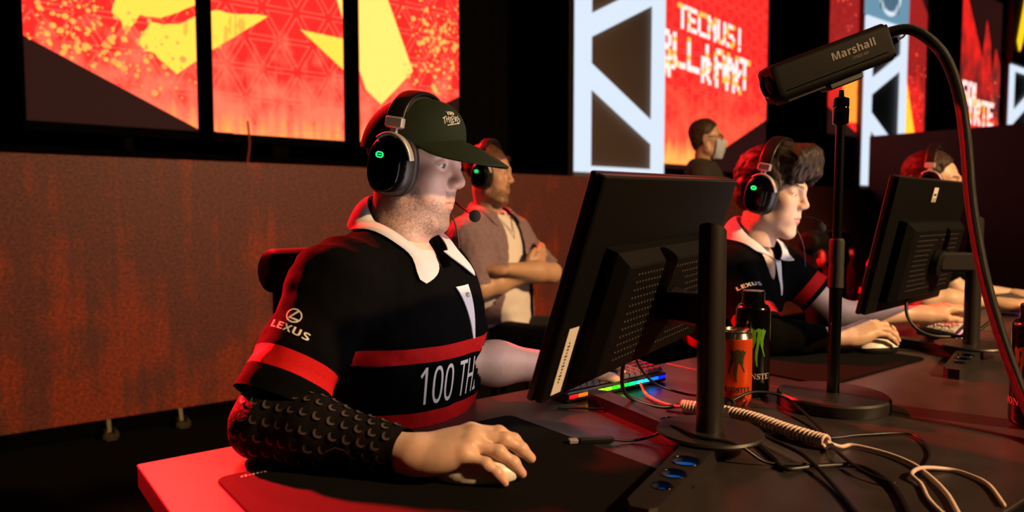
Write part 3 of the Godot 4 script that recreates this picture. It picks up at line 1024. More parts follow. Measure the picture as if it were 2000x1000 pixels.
func player_one() -> void:
	var X := frame(146.0, 10.0, 0.0, Vector3(0.735, 1.226, -1.282))
	var base := Vector3(0.62, 0.0, -1.47)
	var root := thing("person", "player in dark green cap and black red-striped jersey, hand on a mouse", "person", Transform3D(Basis(), base))
	var tb := frame(152.0, 3.0, 0.0, Vector3.ZERO).basis
	var J := {
		"neck": Vector3(0.702, 1.098, -1.290), "chest": Vector3(0.698, 0.922, -1.272), "belly": Vector3(0.690, 0.775, -1.296), "pel": Vector3(0.635, 0.580, -1.410),
		"SR": Vector3(0.522, 1.005, -1.195), "ER": Vector3(0.381, 0.795, -1.143), "WR": Vector3(0.514, 0.780, -0.914),
		"SL": Vector3(0.806, 1.000, -1.335), "EL": Vector3(0.803, 0.828, -1.236), "WL": Vector3(1.030, 0.803, -1.145),
		"tb": tb, "cb": frame(150.0, 10.0, 0.0, Vector3.ZERO).basis, "bulk": 1.12, "sleeve": 0.070, "cuff_r": 0.86, "cuff_l": 0.80, "bands": [-0.052, -0.024, -0.176, -0.146], "cuff_band": 0.13, "cuff_gap": 0.15, "folds": 0.8, "vee": 0.085, "chest_h": 0.120}
	var skin := Color(0.60, 0.40, 0.31)
	# --- body
	var neck_l: Vector3 = X.affine_inverse() * J.neck
	var ho := {"skin": skin, "beard": 0.95, "hair": Color(0.045, 0.032, 0.024), "scalp": 0.030, "wide": 1.02}
	var hm := net(head_prims(ho, neck_l), 0.0021, Vector3(-0.10, -0.15, -0.13), Vector3(0.10, 0.14, 0.13))
	hm.paint(func(p, _n): return face_colour(p, ho))
	var body := Msh.new()
	body.add(hm, X)
	var hx := Transform3D(Basis(), J.WR)
	var hf: Vector3 = (Vector3(0.654, 0.800, -0.806) - J.WR)
	hf.y = 0.0
	hf = hf.normalized()
	var hb := Basis(Vector3.UP.cross(hf), Vector3.UP, hf) * Basis(Vector3.RIGHT, deg_to_rad(-13.0)) * Basis(Vector3.BACK, deg_to_rad(10.0))
	hx.basis = hb
	body.add(hand_mesh(MOUSE_GRIP, hx, false, skin, 0.0022, [cap(J.WR.lerp(J.ER, 0.25), J.WR, 0.031, 0.027, 0.02)]))
	var lf: Vector3 = (Vector3(1.20, 0.775, -1.165) - J.WL).normalized()
	var lb := Basis(Vector3.UP.cross(lf).normalized(), Vector3.UP, lf).orthonormalized()
	body.add(hand_mesh(KEYS, Transform3D(lb, J.WL), true, skin, 0.0042, arm_prims(J.SL, J.EL, J.WL)))
	var rest := torso_prims(J, -0.012)
	rest.append_array(arm_prims(J.SR, J.ER, J.WR))
	rest.append(cap(J.neck - tb.y * 0.05, J.neck + tb.y * 0.03, 0.056, 0.054, 0.03))
	var rm := net(rest, 0.012)
	rm.paint(func(_p, _n): return skin)
	body.add(rm)
	part("body", body, M.skin, root, true)
	for s: float in [-1.0, 1.0]:
		part("eye", Msh.new().add(eye_ball(s, Vector3(-0.15, -0.22, 1.0), Color(0.06, 0.07, 0.09)), X), M.eye, root, true)
	# --- clothes
	var L := jersey(root, J, 0.0066)
	collar(root, J, L, M.collar, {"tip_y": 0.052, "tip_r": 0.044, "yb": 0.060, "yf": -0.085, "open": 15.0, "tip_turn": 24.0})
	# placket
	var LF := L.filter(func(q): return q.op == 0)
	var cb: Basis = J.cb
	var rows := []
	for r in 12:
		var t := r / 11.0
		var row := PackedVector3Array()
		for k in 7:
			var u := lerpf(-1.0, 1.0, k / 6.0) * lerpf(0.028, 0.003, pow(t, 0.8))
			var p: Vector3 = J.neck + cb.y * (-0.078 - 0.098 * t) + cb.x * (u + 0.004 * t) + cb.z * 0.3
			row.append(march(p, -cb.z, LF, 0.0035))
		rows.append(row)
	part("placket", sheet(rows, 0.002), M.collar, root, true)
	for t in [0.16]:
		var bp := march(J.neck + cb.y * (-0.078 - 0.098 * t) + cb.z * 0.3, -cb.z, LF, 0.0055)
		part("button", ball(bp, Vector3.ONE * 0.0052, 12, 8), M.button, root, true)
	# chest lettering
	var t2 := letters("100 THIEVES", 0.072, false)
	for k in t2.v.size(): t2.v[k].x *= 0.50
	var tc: Vector3 = J.chest.lerp(J.belly, 0.5) + tb.y * (J.chest - J.chest.lerp(J.belly, 0.5)).dot(tb.y) - tb.y * 0.094
	var TT := torso_prims(J, 0.012)
	var lp := laid(t2, func(q: Vector2) -> Vector3:
		var a := (q.x + 0.008) / 0.165
		var out := tb.z * cos(a) + tb.x * sin(a)
		var p := march(tc + tb.y * q.y + out * 0.4, -out, TT, 0.0085)
		return Vector3.INF if p.is_finite() and sd(p, LF) < 0.0030 else p, 0.008)
	tag(part("chest_lettering", lp, M.print_white, root, true), "white tall lettering on the chest")
	# sleeve emblem: ring with a stroke, and a word beneath it
	var em := flatring(0.0155, 0.0125, 0.0028)
	em.add(flatpoly(PackedVector2Array([Vector2(0.0030, 0.0105), Vector2(0.0068, 0.0095), Vector2(-0.0030, -0.0035), Vector2(0.0118, -0.0035), Vector2(0.0105, -0.0068), Vector2(-0.0085, -0.0068), Vector2(-0.0085, -0.0045)])))
	for k in em.v.size(): em.v[k] += Vector3(-0.002, 0.0165, 0)
	var lx := letters("LEXUS", 0.0125, true)
	for k in lx.v.size(): lx.v[k] = Vector3(lx.v[k].x * 1.62, lx.v[k].y - 0.006, 0)
	em.add(lx)
	var ax: Vector3 = (J.SR - J.ER).normalized()
	var d := Vector3(-0.74, 0.16, 0.62)
	d = (d - ax * d.dot(ax)).normalized()
	var ux := ax.cross(d).normalized()
	var ec: Vector3 = J.SR.lerp(J.ER, 0.44) + d * 0.3
	var ep := laid(em, func(q: Vector2) -> Vector3: return march(ec + ux * (q.x * 0.966 + q.y * -0.02) + ax * (q.y * 1.0 - q.x * 0.10), -d, L, 0.0060), 0.006)
	tag(part("sleeve_emblem", ep, M.print_white, root, true), "white ring emblem and word on the sleeve")
	# compression sleeve with printed dots
	var S := [cap(J.SR.lerp(J.ER, 0.55), J.ER, 0.058, 0.053, 0.04), cap(J.ER, J.ER.lerp(J.WR, 0.35), 0.055, 0.052, 0.03), cap(J.ER.lerp(J.WR, 0.35), J.ER.lerp(J.WR, 0.97), 0.052, 0.035, 0.03)]
	var sm_ := net(S, 0.0045)
	var fa: Vector3 = (J.WR - J.ER).normalized()
	sm_ = sm_.split(func(p, _n): return ((J.WR - p).dot(fa)) - 0.012)[0]
	sm_.push(func(p, _n): return 0.0016 * rough_noise.get_noise_3dv(p * 34.0) + 0.0022 * exp(-(p - J.ER).length_squared() / 0.004) * sin((p - J.ER).dot(fa) * 160.0))
	part("arm_sleeve", sm_, M.sleeve, root, true)
	var dots := Msh.new()
	var cres := PackedVector2Array()
	for k in 13: cres.append(Vector2(cos(PI * (0.22 + 0.95 * k / 12.0)), sin(PI * (0.22 + 0.95 * k / 12.0))) * 0.0080)
	for k in 13:
		var a := PI * (1.17 - 0.95 * k / 12.0)
		cres.append(Vector2(cos(a), sin(a)) * 0.0060 + Vector2(0.0010, -0.0012))
	var sx := fa.cross(Vector3.UP).normalized()
	var sy := sx.cross(fa).normalized()
	for row in 14:
		for col in range(-1, 11):
			var s := 0.023 * col + (0.0115 if row % 2 else 0.0) + 0.008
			var ang := TAU * row / 14.0
			var dirr := sx * cos(ang) + sy * sin(ang)
			var side := dirr.cross(fa).normalized() * -1.0
			var cpos: Vector3 = J.ER + fa * s
			if s > 0.246: continue
			dots.add(laid(flatpoly(cres), func(q: Vector2) -> Vector3: return march(cpos + dirr * 0.12 + fa * q.x + side * q.y, -dirr, S, 0.0024), 0.02))
	tag(part("dot_print", dots, M.dots, root, true), "grey printed dots on the black sleeve")
	# dark scalloped badge with a pale outline on the sleeve
	var bd := Vector3(-0.30, -0.25, 0.85)
	bd = (bd - fa * bd.dot(fa)).normalized()
	var bu := fa
	var bv := bd.cross(bu)
	var bc: Vector3 = J.ER + fa * 0.168
	var sc := PackedVector2Array(); var sc2 := PackedVector2Array()
	for k in 60:
		var a := TAU * k / 60.0
		var r := 0.0185 + 0.0022 * absf(sin(a * 4.5))
		sc.append(Vector2(cos(a) * r * 1.2, sin(a) * r)); sc2.append(Vector2(cos(a) * r * 1.2, sin(a) * r) * 0.93)
	part("badge_outline", laid(flatpoly(sc), func(q: Vector2) -> Vector3: return march(bc + bd * 0.1 + bu * q.x + bv * q.y, -bd, S, 0.0028), 0.006), M.dots, root, true)
	part("badge", laid(flatpoly(sc2), func(q: Vector2) -> Vector3: return march(bc + bd * 0.1 + bu * q.x + bv * q.y, -bd, S, 0.0034), 0.006), M.sleeve, root, true)
	# trousers and shoes under the desk
	var hipR: Vector3 = J.pel + tb.x * -0.09
	var hipL: Vector3 = J.pel + tb.x * 0.09
	var TR := [ell(J.pel, Vector3(0.185, 0.14, 0.15))]
	TR.append_array(leg_prims(hipR, Vector3(0.50, 0.56, -1.02), Vector3(0.50, 0.10, -1.00), 1.1))
	TR.append_array(leg_prims(hipL, Vector3(0.80, 0.56, -1.02), Vector3(0.82, 0.10, -1.00), 1.1))
	part("trousers", net(TR, 0.014), M.trousers, root, true)
	for sx2: float in [0.50, 0.82]:
		part("shoe", net([cap(Vector3(sx2, 0.045, -1.04), Vector3(sx2, 0.04, -0.86), 0.045, 0.038), hs(Vector3(0, 0.004, 0), Vector3.DOWN)], 0.01), M.black_satin, root, true)
	cap_hat(root, X)
	mouse(Transform3D(Basis(Vector3.UP.cross(hf), Vector3.UP, hf), J.WR + hf * 0.098 + Vector3.UP.cross(hf) * -0.004 + Vector3(0, DY + 0.004 - J.WR.y, 0)), "white mouse mostly hidden under the capped player's hand", M.mouse_white)
	headset(X, "black headset with silver yoke worn over the dark green cap", {"top": 0.149, "wide": 0.098, "cord": [Vector3(0.10, -0.06, 0.02), Vector3(0.105, -0.10, 0.06), Vector3(0.09, -0.17, 0.09), Vector3(0.07, -0.24, 0.10)]})

# ------------------------------------------------------------------ the hall
const GLYPH := {"A": [14, 17, 17, 31, 17, 17, 17], "B": [30, 17, 17, 30, 17, 17, 30], "C": [15, 16, 16, 16, 16, 16, 15], "E": [31, 16, 16, 30, 16, 16, 31], "F": [31, 16, 16, 30, 16, 16, 16], "I": [4, 4, 4, 4, 4, 4, 4], "K": [17, 18, 20, 24, 20, 18, 17], "L": [16, 16, 16, 16, 16, 16, 31], "N": [17, 25, 21, 19, 17, 17, 17], "O": [14, 17, 17, 17, 17, 17, 14], "R": [30, 17, 17, 30, 20, 18, 17], "S": [15, 16, 16, 14, 1, 1, 30], "T": [31, 4, 4, 4, 4, 4, 4], "U": [17, 17, 17, 17, 17, 17, 14], " ": [0, 0, 0, 0, 0, 0, 0], "!": [4, 4, 4, 4, 4, 0, 4]}

func led_image(w: int, h: int, x0: float, x1: float, y0: float, y1: float, o: Dictionary) -> ImageTexture:
	# picture on a LED wall: x, y are metres on the wall; row 0 is the top
	var im := Image.create(w, h, false, Image.FORMAT_RGBF)
	var f := FastNoiseLite.new()
	f.seed = o.get("seed", 1); f.frequency = 0.016; f.fractal_octaves = 5
	var n1 := f.get_image(w, h, false, false, false)
	f.seed += 7; f.frequency = 0.05; f.fractal_octaves = 4
	var n2 := f.get_image(w, maxi(h / 8, 4), false, false, false)
	n2.resize(w, h, Image.INTERPOLATE_BILINEAR)
	var top: Color = o.top
	var low: Color = o.low
	var foot: Color = o.foot
	var line: Color = o.line
	var off := lin(44, 18, 16)
	var shape: PackedVector2Array = o.shape
	var cell: float = o.get("cell", 0.17)
	var fade: Array = o.get("fade", [1.75, 2.2])
	for j in h:
		var y := lerpf(y1, y0, (j + 0.5) / h)
		for i in w:
			var x := lerpf(x0, x1, (i + 0.5) / w)
			if not Geometry2D.is_point_in_polygon(Vector2(x, y), shape):
				im.set_pixel(i, j, off)
				continue
			var a := n1.get_pixel(i, j).r
			var b := n2.get_pixel(i, j).r
			var t := clampf((fade[1] - y) / (fade[1] - fade[0]) + (a - 0.5) * 1.5 + (b - 0.5) * 0.7, 0.0, 1.0)
			var c := top.lerp(low, t)
			c = c.lerp(foot, clampf((fade[0] + 0.10 - y) / 0.22 + (b - 0.5) * 1.2, 0.0, 1.0))
			# printed pattern of inset triangles
			var u := x / cell
			var v := y / (cell * 0.866)
			var d1 := fposmod(u + v * 0.5, 1.0)
			var d2 := fposmod(u - v * 0.5, 1.0)
			var d3 := fposmod(v, 1.0)
			d1 = minf(d1, 1.0 - d1); d2 = minf(d2, 1.0 - d2); d3 = minf(d3, 1.0 - d3)
			var d := minf(d1, minf(d2, d3))
			if absf(d - 0.085) < 0.019: c = c.lerp(line, 0.55)
			im.set_pixel(i, j, c)
	for p in o.get("polys", []):
		var q: PackedVector2Array = p[0]
		var lo := Vector2(1e3, 1e3); var hi := -lo
		for e in q: lo = lo.min(e); hi = hi.max(e)
		for j in range(maxi(0, int((y1 - hi.y) / (y1 - y0) * h)), mini(h, int((y1 - lo.y) / (y1 - y0) * h) + 1)):
			for i in range(maxi(0, int((lo.x - x0) / (x1 - x0) * w)), mini(w, int((hi.x - x0) / (x1 - x0) * w) + 1)):
				var nz := n1.get_pixel(i, j).r - 0.5
				var x: float = lerpf(x0, x1, (i + 0.5) / w) + nz * p[2]
				var y: float = lerpf(y1, y0, (j + 0.5) / h) + nz * p[2]
				if Geometry2D.is_point_in_polygon(Vector2(x, y), q):
					var c: Color = p[1]
					if p[2] > 0.0 and n2.get_pixel(i, j).r + n1.get_pixel(i, j).r * 0.6 > 1.02: c = c.lerp(top, 0.35)
					im.set_pixel(i, j, c)
	var rng := RandomNumberGenerator.new()
	rng.seed = 77
	for s in o.get("splats", []):
		# [centre, spread, count, colour]
		for k in s[2]:
			var c := Vector2(rng.randfn(s[0].x, s[1].x), rng.randfn(s[0].y, s[1].y))
			var r := absf(rng.randfn(0.0, 0.008)) + 0.0025
			if not Geometry2D.is_point_in_polygon(c, shape): continue
			var ci := int((c.x - x0) / (x1 - x0) * w); var cj := int((y1 - c.y) / (y1 - y0) * h)
			var pr := int(ceil(r / (x1 - x0) * w))
			for j in range(maxi(0, cj - pr), mini(h, cj + pr + 1)):
				for i in range(maxi(0, ci - pr), mini(w, ci + pr + 1)):
					if Vector2(i - ci, j - cj).length() <= r / (x1 - x0) * w: im.set_pixel(i, j, s[3])
	for t in o.get("words", []):
		# [text, left x, top y, pixel size, slope]
		var text: String = t[0]
		for k in text.length():
			var g: Array = GLYPH[text[k]]
			for r in 7:
				for q in 5:
					if g[r] & (1 << (4 - q)):
						var cx: float = t[1] + (k * 6 + q) * t[3]
						var cy: float = t[2] - r * t[3] * 1.25 - (cx - t[1]) * t[4]
						var col := lin(255, 252, 246) if rng.randf() > 0.26 else lin(255, 205, 90)
						im.fill_rect(Rect2i(int((cx - x0) / (x1 - x0) * w), int((y1 - cy) / (y1 - y0) * h), int(ceil(t[3] / (x1 - x0) * w)) + 4, int(ceil(t[3] * 1.3 / (y1 - y0) * h)) + 2), col)
	# a camera-saturating wall: its red is brighter than paper white
	for j in h:
		for i in w:
			var c := im.get_pixel(i, j)
			im.set_pixel(i, j, Color(c.r * (1.0 + 0.7 * c.r), c.g, c.b))
	return ImageTexture.create_from_image(im)

func screen_mat(key: String, tex: Texture2D) -> StandardMaterial3D:
	var m := mat(key, Color(0.01, 0.01, 0.01), 0.6, 0.0, 0.2)
	m.emission_enabled = true
	m.emission = Color.WHITE
	m.emission_operator = BaseMaterial3D.EMISSION_OP_MULTIPLY
	m.emission_texture = tex
	m.emission_energy_multiplier = 1.0
	m.texture_repeat = false
	return m

func quad_uv(a: Vector3, b: Vector3, uva: Vector2, uvb: Vector2) -> Msh:
	# upright rectangle from a (low left) to b (high right), facing +z
	var m := Msh.new()
	m.v = PackedVector3Array([Vector3(a.x, a.y, a.z), Vector3(b.x, a.y, a.z), Vector3(b.x, b.y, a.z), Vector3(a.x, b.y, a.z)])
	m.uv = PackedVector2Array([Vector2(uva.x, uva.y), Vector2(uvb.x, uva.y), Vector2(uvb.x, uvb.y), Vector2(uva.x, uvb.y)])
	m.quad(0, 3, 2, 1)
	return m.smooth()

func led_panel(called: String, label: String, x0: float, x1: float, y0: float, y1: float, all: Rect2, tex: Material, glow_col: Color, energy: float) -> void:
	# all = the wall area that the picture covers (position = low left)
	var z := -5.2
	var root := thing(called, label, "screen", Transform3D(Basis(), Vector3((x0 + x1) / 2, y0 - 0.06, z)), "LED screens behind the partition")
	var cx := (x0 + x1) / 2; var cy := (y0 + y1) / 2
	var ua := Vector2((x0 - all.position.x) / all.size.x, 1.0 - (y0 - all.position.y) / all.size.y)
	var ub := Vector2((x1 - all.position.x) / all.size.x, 1.0 - (y1 - all.position.y) / all.size.y)
	part("screen_face", quad_uv(Vector3(x0, y0, z), Vector3(x1, y1, z), ua, ub), tex, root, true)
	part("cabinet", box(Vector3(x1 - x0 + 0.02, y1 - y0 + 0.12, 0.09), Vector3(cx, cy, z - 0.05), 0.004), M.frame_black, root, true)
	var a := AreaLight3D.new()
	a.name = "screen_light"
	root.add_child(a)
	a.area_size = Vector2(x1 - x0, y1 - y0)
	a.light_color = glow_col
	a.light_energy = energy
	a.area_range = 30.0
	a.shadow_enabled = true
	a.global_transform = Transform3D(Basis(Vector3.UP, PI), Vector3(cx, cy, z + 0.012))

func bar2(p: Vector2, q: Vector2, r: Vector2, s: Vector2, z: float, th: float) -> Msh:
	return extrude(PackedVector2Array([p, q, r, s]), th, Transform3D(Basis(), Vector3(0, 0, z)))

func tower(x: float, label: String, crest: int) -> void:
	var z := -5.10
	var top := 5.4
	var root := thing("light_tower", label, "tower", Transform3D(Basis(), Vector3(x + 0.63, 0, z)), "white lattice light towers")
	part("tower_panel", box(Vector3(1.24, top, 0.08), Vector3(x + 0.63, top / 2, z - 0.05), 0.004), M.tower_panel, root, true)
	var bars := []
	bars.append(bar2(Vector2(x, 1.53), Vector2(x + 0.20, 1.53), Vector2(x + 0.20, 3.9), Vector2(x, 3.9), z, 0.03))
	bars.append(bar2(Vector2(x + 1.08, 1.53), Vector2(x + 1.26, 1.53), Vector2(x + 1.26, 3.9), Vector2(x + 1.08, 3.9), z, 0.03))
	bars.append(bar2(Vector2(x + 0.20, 1.53), Vector2(x + 1.08, 1.53), Vector2(x + 1.08, 1.59), Vector2(x + 0.20, 1.59), z, 0.03))
	bars.append(bar2(Vector2(x + 0.20, 2.82), Vector2(x + 1.08, 3.27), Vector2(x + 1.08, 3.50), Vector2(x + 0.20, 3.04), z, 0.03))
	bars.append(bar2(Vector2(x + 0.20, 2.34), Vector2(x + 1.08, 1.85), Vector2(x + 1.08, 2.08), Vector2(x + 0.20, 2.57), z, 0.03))
	bars.append(bar2(Vector2(x + 0.20, 3.80), Vector2(x + 1.08, 3.80), Vector2(x + 1.08, 3.90), Vector2(x + 0.20, 3.90), z, 0.03))
	for b in bars: tag(part("light_bar", b, M.tower_light, root, true), "glowing white bar")
	if crest == 0:
		var c := part("crest_plate", box(Vector3(1.26, 0.86, 0.05), Vector3(x + 0.63, 4.35, z + 0.01), 0.004), M.crest_blue, root, true)
		var ring := flatring(0.36, 0.40, 0.07, 40)
		for k in ring.v.size(): ring.v[k] += Vector3(x + 0.63, 4.38, z + 0.040)
		tag(part("crest_ring", ring.smooth(), M.tower_light, c), "glowing white ring")
		for k in 7:
			part("crest_bar", box(Vector3(0.025, 0.66, 0.012), Vector3(x + 0.63 + (k - 3) * 0.085, 4.38, z + 0.038), 0.002), M.crest_bar, c)
	else:
		part("crest_plate", box(Vector3(1.26, 1.45, 0.05), Vector3(x + 0.63, 4.66, z + 0.01), 0.004), M.tower_panel, root, true)
		for k in 2:
			var s := 1.0 if k == 0 else -1.0
			var p := PackedVector2Array()
			for e in [Vector2(0.0, 5.22), Vector2(0.10, 5.22), Vector2(0.42, 4.35), Vector2(0.30, 4.18), Vector2(0.16, 4.42), Vector2(0.0, 4.78)]:
				p.append(Vector2(x + 0.63 + s * e.x, e.y))
			tag(part("emblem", extrude(p, 0.02, Transform3D(Basis(), Vector3(0, 0, z + 0.036))), M.emblem_yellow, root, true), "glowing yellow emblem")

func stage_light(at: Vector3, to: Vector3, lens: Material, label: String) -> void:
	var X := Transform3D(Basis.looking_at(to - at, Vector3.UP), at)
	var root := thing("stage_light", label, "spotlight", X, "stage spotlights")
	var b := Basis(Vector3.RIGHT, -PI / 2)
	part("housing", lathe([Vector2(0.0, -0.42), Vector2(0.09, -0.42), Vector2(0.13, -0.36), Vector2(0.13, -0.06), Vector2(0.115, -0.05)], 28, Vector3.ZERO, b), M.lamp_black, root)
	tag(part("lamp_lens", lathe([Vector2(0.0, -0.052), Vector2(0.112, -0.052), Vector2(0.112, -0.046), Vector2(0.0, -0.040)], 28, Vector3.ZERO, b), lens, root), "glowing lens")
	part("yoke", tube(curve([Vector3(-0.14, 0, -0.0 + 0.22), Vector3(-0.15, 0.16, 0.22), Vector3(0, 0.20, 0.22), Vector3(0.15, 0.16, 0.22), Vector3(0.14, 0, 0.22)], 6), 0.012, 8), M.lamp_black, root)
	var top := X * Vector3(0, 0.20, 0.22)
	part("hanging_pole", tube(PackedVector3Array([top, Vector3(top.x, 8.0, top.z)]), 0.02, 10), M.lamp_black, root, true)

func hall() -> void:
	grain(mat("carpet", Color(0.085, 0.08, 0.075), 0.97, 0.0, 0.2), noise_tex(0.2, 256, 4, false, 12, ramp(Color(0.4, 0.38, 0.36), Color.WHITE)), 1.6)
	grain(mat("drape", Color(0.055, 0.05, 0.052), 0.95, 0.0, 0.2), noise_tex(0.05, 128, 3, false, 13, ramp(Color(0.7, 0.7, 0.7), Color.WHITE)), 1.0)
	mat("frame_black", Color(0.022, 0.02, 0.02), 0.85, 0.0, 0.1)
	mat("hall_black", Color(0.09, 0.085, 0.085), 0.9, 0.0, 0.2)
	mat("tower_panel", Color(0.36, 0.30, 0.27), 0.55)
	glow("tower_light", Color(0.84, 0.89, 0.95), 1.1)
	glow("crest_blue", Color(0.45, 0.62, 0.72), 0.9)
	mat("crest_bar", Color(0.10, 0.14, 0.17), 0.6)
	glow("emblem_yellow", Color(1.0, 0.78, 0.10), 1.3)
	mat("brass", Color(0.26, 0.23, 0.14), 0.5, 0.5)
	# ---- shell
	struct("floor", box(Vector3(36, 0.2, 22), Vector3(9, -0.1, 1.0), 0.0), M.carpet, "black carpet of the arena floor")
	struct("ceiling", box(Vector3(36, 0.2, 22), Vector3(9, 8.1, 1.0), 0.0), M.hall_black, "black ceiling high above the arena")
	struct("wall_front", box(Vector3(36, 8, 0.2), Vector3(9, 4, 11.9), 0.0), M.hall_black, "far dark wall behind the viewer")
	struct("wall_left", box(Vector3(0.2, 8, 22), Vector3(-8.9, 4, 1.0), 0.0), M.hall_black, "dark side wall on the left")
	struct("wall_right", box(Vector3(0.2, 8, 22), Vector3(26.9, 4, 1.0), 0.0), M.hall_black, "dark side wall on the right")
	# pleated black drape behind the screens
	var pts := PackedVector2Array()
	for k in 421:
		pts.append(Vector2(-8.8 + 35.6 * k / 420.0, -6.6 + 0.07 * sin(k * 1.9) + 0.03 * sin(k * 0.73)))
	var rings := []
	for y: float in [0.0, 8.0]:
		var r := PackedVector3Array()
		for p in pts: r.append(Vector3(p.x, y, p.y))
		rings.append(r)
	var dr := loft(rings, false, false, false).smooth()
	struct("wall_back", Msh.new().add(dr).add(box(Vector3(35.6, 8, 0.2), Vector3(9, 4, -6.85), 0.0)), M.drape, "black pleated drape behind the LED screens")
	# ---- rust-printed partition
	var im := Image.create(1024, 256, false, Image.FORMAT_RGB8)
	var f := FastNoiseLite.new()
	f.seed = 21; f.frequency = 0.03; f.fractal_octaves = 4
	var n1 := f.get_image(1024, 24); n1.resize(1024, 256, Image.INTERPOLATE_CUBIC)
	f.seed = 22; f.frequency = 0.30; f.fractal_octaves = 3
	var n2 := f.get_image(1024, 256)
	f.seed = 23; f.frequency = 0.012; f.fractal_octaves = 4
	var n3 := f.get_image(1024, 256)
	f.seed = 24; f.frequency = 0.09
	var n4 := f.get_image(1024, 10); n4.resize(1024, 256, Image.INTERPOLATE_CUBIC)
	for j in 256:
		for i in 1024:
			var s := n1.get_pixel(i, j).r * 0.55 + n4.get_pixel(i, j).r * 0.45
			var a := clampf((s - 0.40) * 2.6 + (n3.get_pixel(i, j).r - 0.5) * 1.5 + (j / 255.0 - 0.50) * 1.3, 0.0, 1.0)
			var g := 0.62 + 0.76 * n2.get_pixel(i, j).r
			var c := Color(0.37, 0.185, 0.17).lerp(Color(0.52, 0.20, 0.115), a)
			im.set_pixel(i, j, Color(c.r * g, c.g * g, c.b * g))
	var wp := mat("wall_print", Color.WHITE, 0.55, 0.0, 0.4)
	wp.albedo_texture = ImageTexture.create_from_image(im)
	var wb := box(Vector3(13.35, 1.325, 0.06), Vector3(1.675, 0.7535, -4.11), 0.003)
	for p in wb.v: wb.uv.append(Vector2(p.x / 6.0, clampf((1.416 - p.y) / 1.325, 0.002, 0.998)))
	var pw := struct("wall_partition", wb, M.wall_print, "rust-brown printed partition wall behind the players")
	for bx: float in [-1.0, -0.2, 0.556, 0.895, 2.1, 3.4, 4.7, 6.0]:
		var b := Msh.new()
		b.add(box(Vector3(0.05, 0.012, 0.10), Vector3(bx, 0.006, -4.05), 0.002))
		b.add(box(Vector3(0.075, 0.030, 0.030), Vector3(bx, 0.018, -4.035), 0.004))
		b.add(box(Vector3(0.022, 0.13, 0.014), Vector3(bx, 0.065, -4.085), 0.002, Basis(Vector3.RIGHT, -0.35)))
		b.add(box(Vector3(0.014, 0.040, 0.080), Vector3(bx - 0.022, 0.026, -4.055), 0.002))
		b.add(box(Vector3(0.014, 0.040, 0.080), Vector3(bx + 0.022, 0.026, -4.055), 0.002))
		part("foot_bracket", b, M.brass, pw)
	part("kick_board", box(Vector3(13.3, 0.10, 0.02), Vector3(1.675, 0.05, -4.14), 0.0), M.frame_black, pw)
	# dark end partition on the right
	mat("end_panel", Color(0.13, 0.10, 0.10), 0.5)
	struct("wall_end", box(Vector3(0.08, 2.02, 6.5), Vector3(8.40, 1.01, -0.86), 0.004), M.end_panel, "dark end partition behind the farthest player")
	# low black masking below the screens
	struct("wall_masking", box(Vector3(30, 1.55, 0.06), Vector3(9, 0.775, -5.36), 0.0), M.frame_black, "black masking below the LED screens")
	# ---- LED screens
	var yel := lin(255, 236, 84)
	var red := lin(240, 44, 40)
	var all := Rect2(0.33, 1.64, 3.10, 1.96)
	var o := {"seed": 5, "top": red, "low": lin(250, 128, 96), "foot": lin(253, 188, 92), "line": lin(250, 132, 104), "fade": [1.72, 2.35], "cell": 0.25,
		"shape": PackedVector2Array([Vector2(0.2, 2.255), Vector2(1.31, 1.70), Vector2(2.46, 1.66), Vector2(3.50, 2.17), Vector2(3.6, 3.8), Vector2(0.2, 3.8)]),
		"polys": [
			[PackedVector2Array([Vector2(0.83, 2.50), Vector2(0.80, 2.40), Vector2(0.89, 2.29), Vector2(0.95, 2.40), Vector2(1.08, 2.41), Vector2(1.20, 2.47), Vector2(1.34, 2.55), Vector2(1.35, 2.95), Vector2(0.95, 2.80)]), yel, 0.05],
			[PackedVector2Array([Vector2(0.95, 2.24), Vector2(1.02, 2.37), Vector2(1.20, 2.39), Vector2(1.32, 2.47), Vector2(1.44, 2.52), Vector2(1.79, 2.535), Vector2(1.42, 2.26), Vector2(1.17, 2.055)]), yel, 0.04],
			[PackedVector2Array([Vector2(2.03, 2.48), Vector2(2.44, 2.46), Vector2(2.44, 2.17)]), yel, 0.0],
			[PackedVector2Array([Vector2(2.28, 2.86), Vector2(2.40, 2.50), Vector2(2.55, 2.10), Vector2(2.68, 1.995), Vector2(2.97, 2.29), Vector2(2.75, 2.82), Vector2(2.62, 3.2), Vector2(2.3, 3.2)]), lin(255, 244, 120), 0.0]],
		"splats": [[Vector2(0.62, 2.24), Vector2(0.20, 0.14), 170, lin(255, 190, 84)], [Vector2(0.95, 2.1), Vector2(0.3, 0.1), 60, lin(255, 170, 84)], [Vector2(3.2, 2.55), Vector2(0.14, 0.22), 240, lin(255, 196, 96)], [Vector2(0.45, 2.5), Vector2(0.1, 0.2), 40, lin(255, 170, 90)]]}
	screen_mat("screen_art", led_image(800, 506, all.position.x, all.end.x, all.position.y, all.end.y, o))
	led_panel("led_screen", "leftmost red LED screen with yellow splatters and dark lower corner", 0.332, 1.300, 1.69, 3.58, all, M.screen_art, Color(1.0, 0.16, 0.10), 0.5)
	led_panel("led_screen", "red LED screen with yellow spikes left of the capped player's head", 1.405, 2.362, 1.69, 3.58, all, M.screen_art, Color(1.0, 0.22, 0.13), 0.6)
	led_panel("led_screen", "red LED screen with large yellow blade directly above the capped player", 2.497, 3.416, 1.69, 3.58, all, M.screen_art, Color(1.0, 0.26, 0.12), 0.6)
	var r2 := Rect2(5.92, 1.60, 2.06, 2.60)
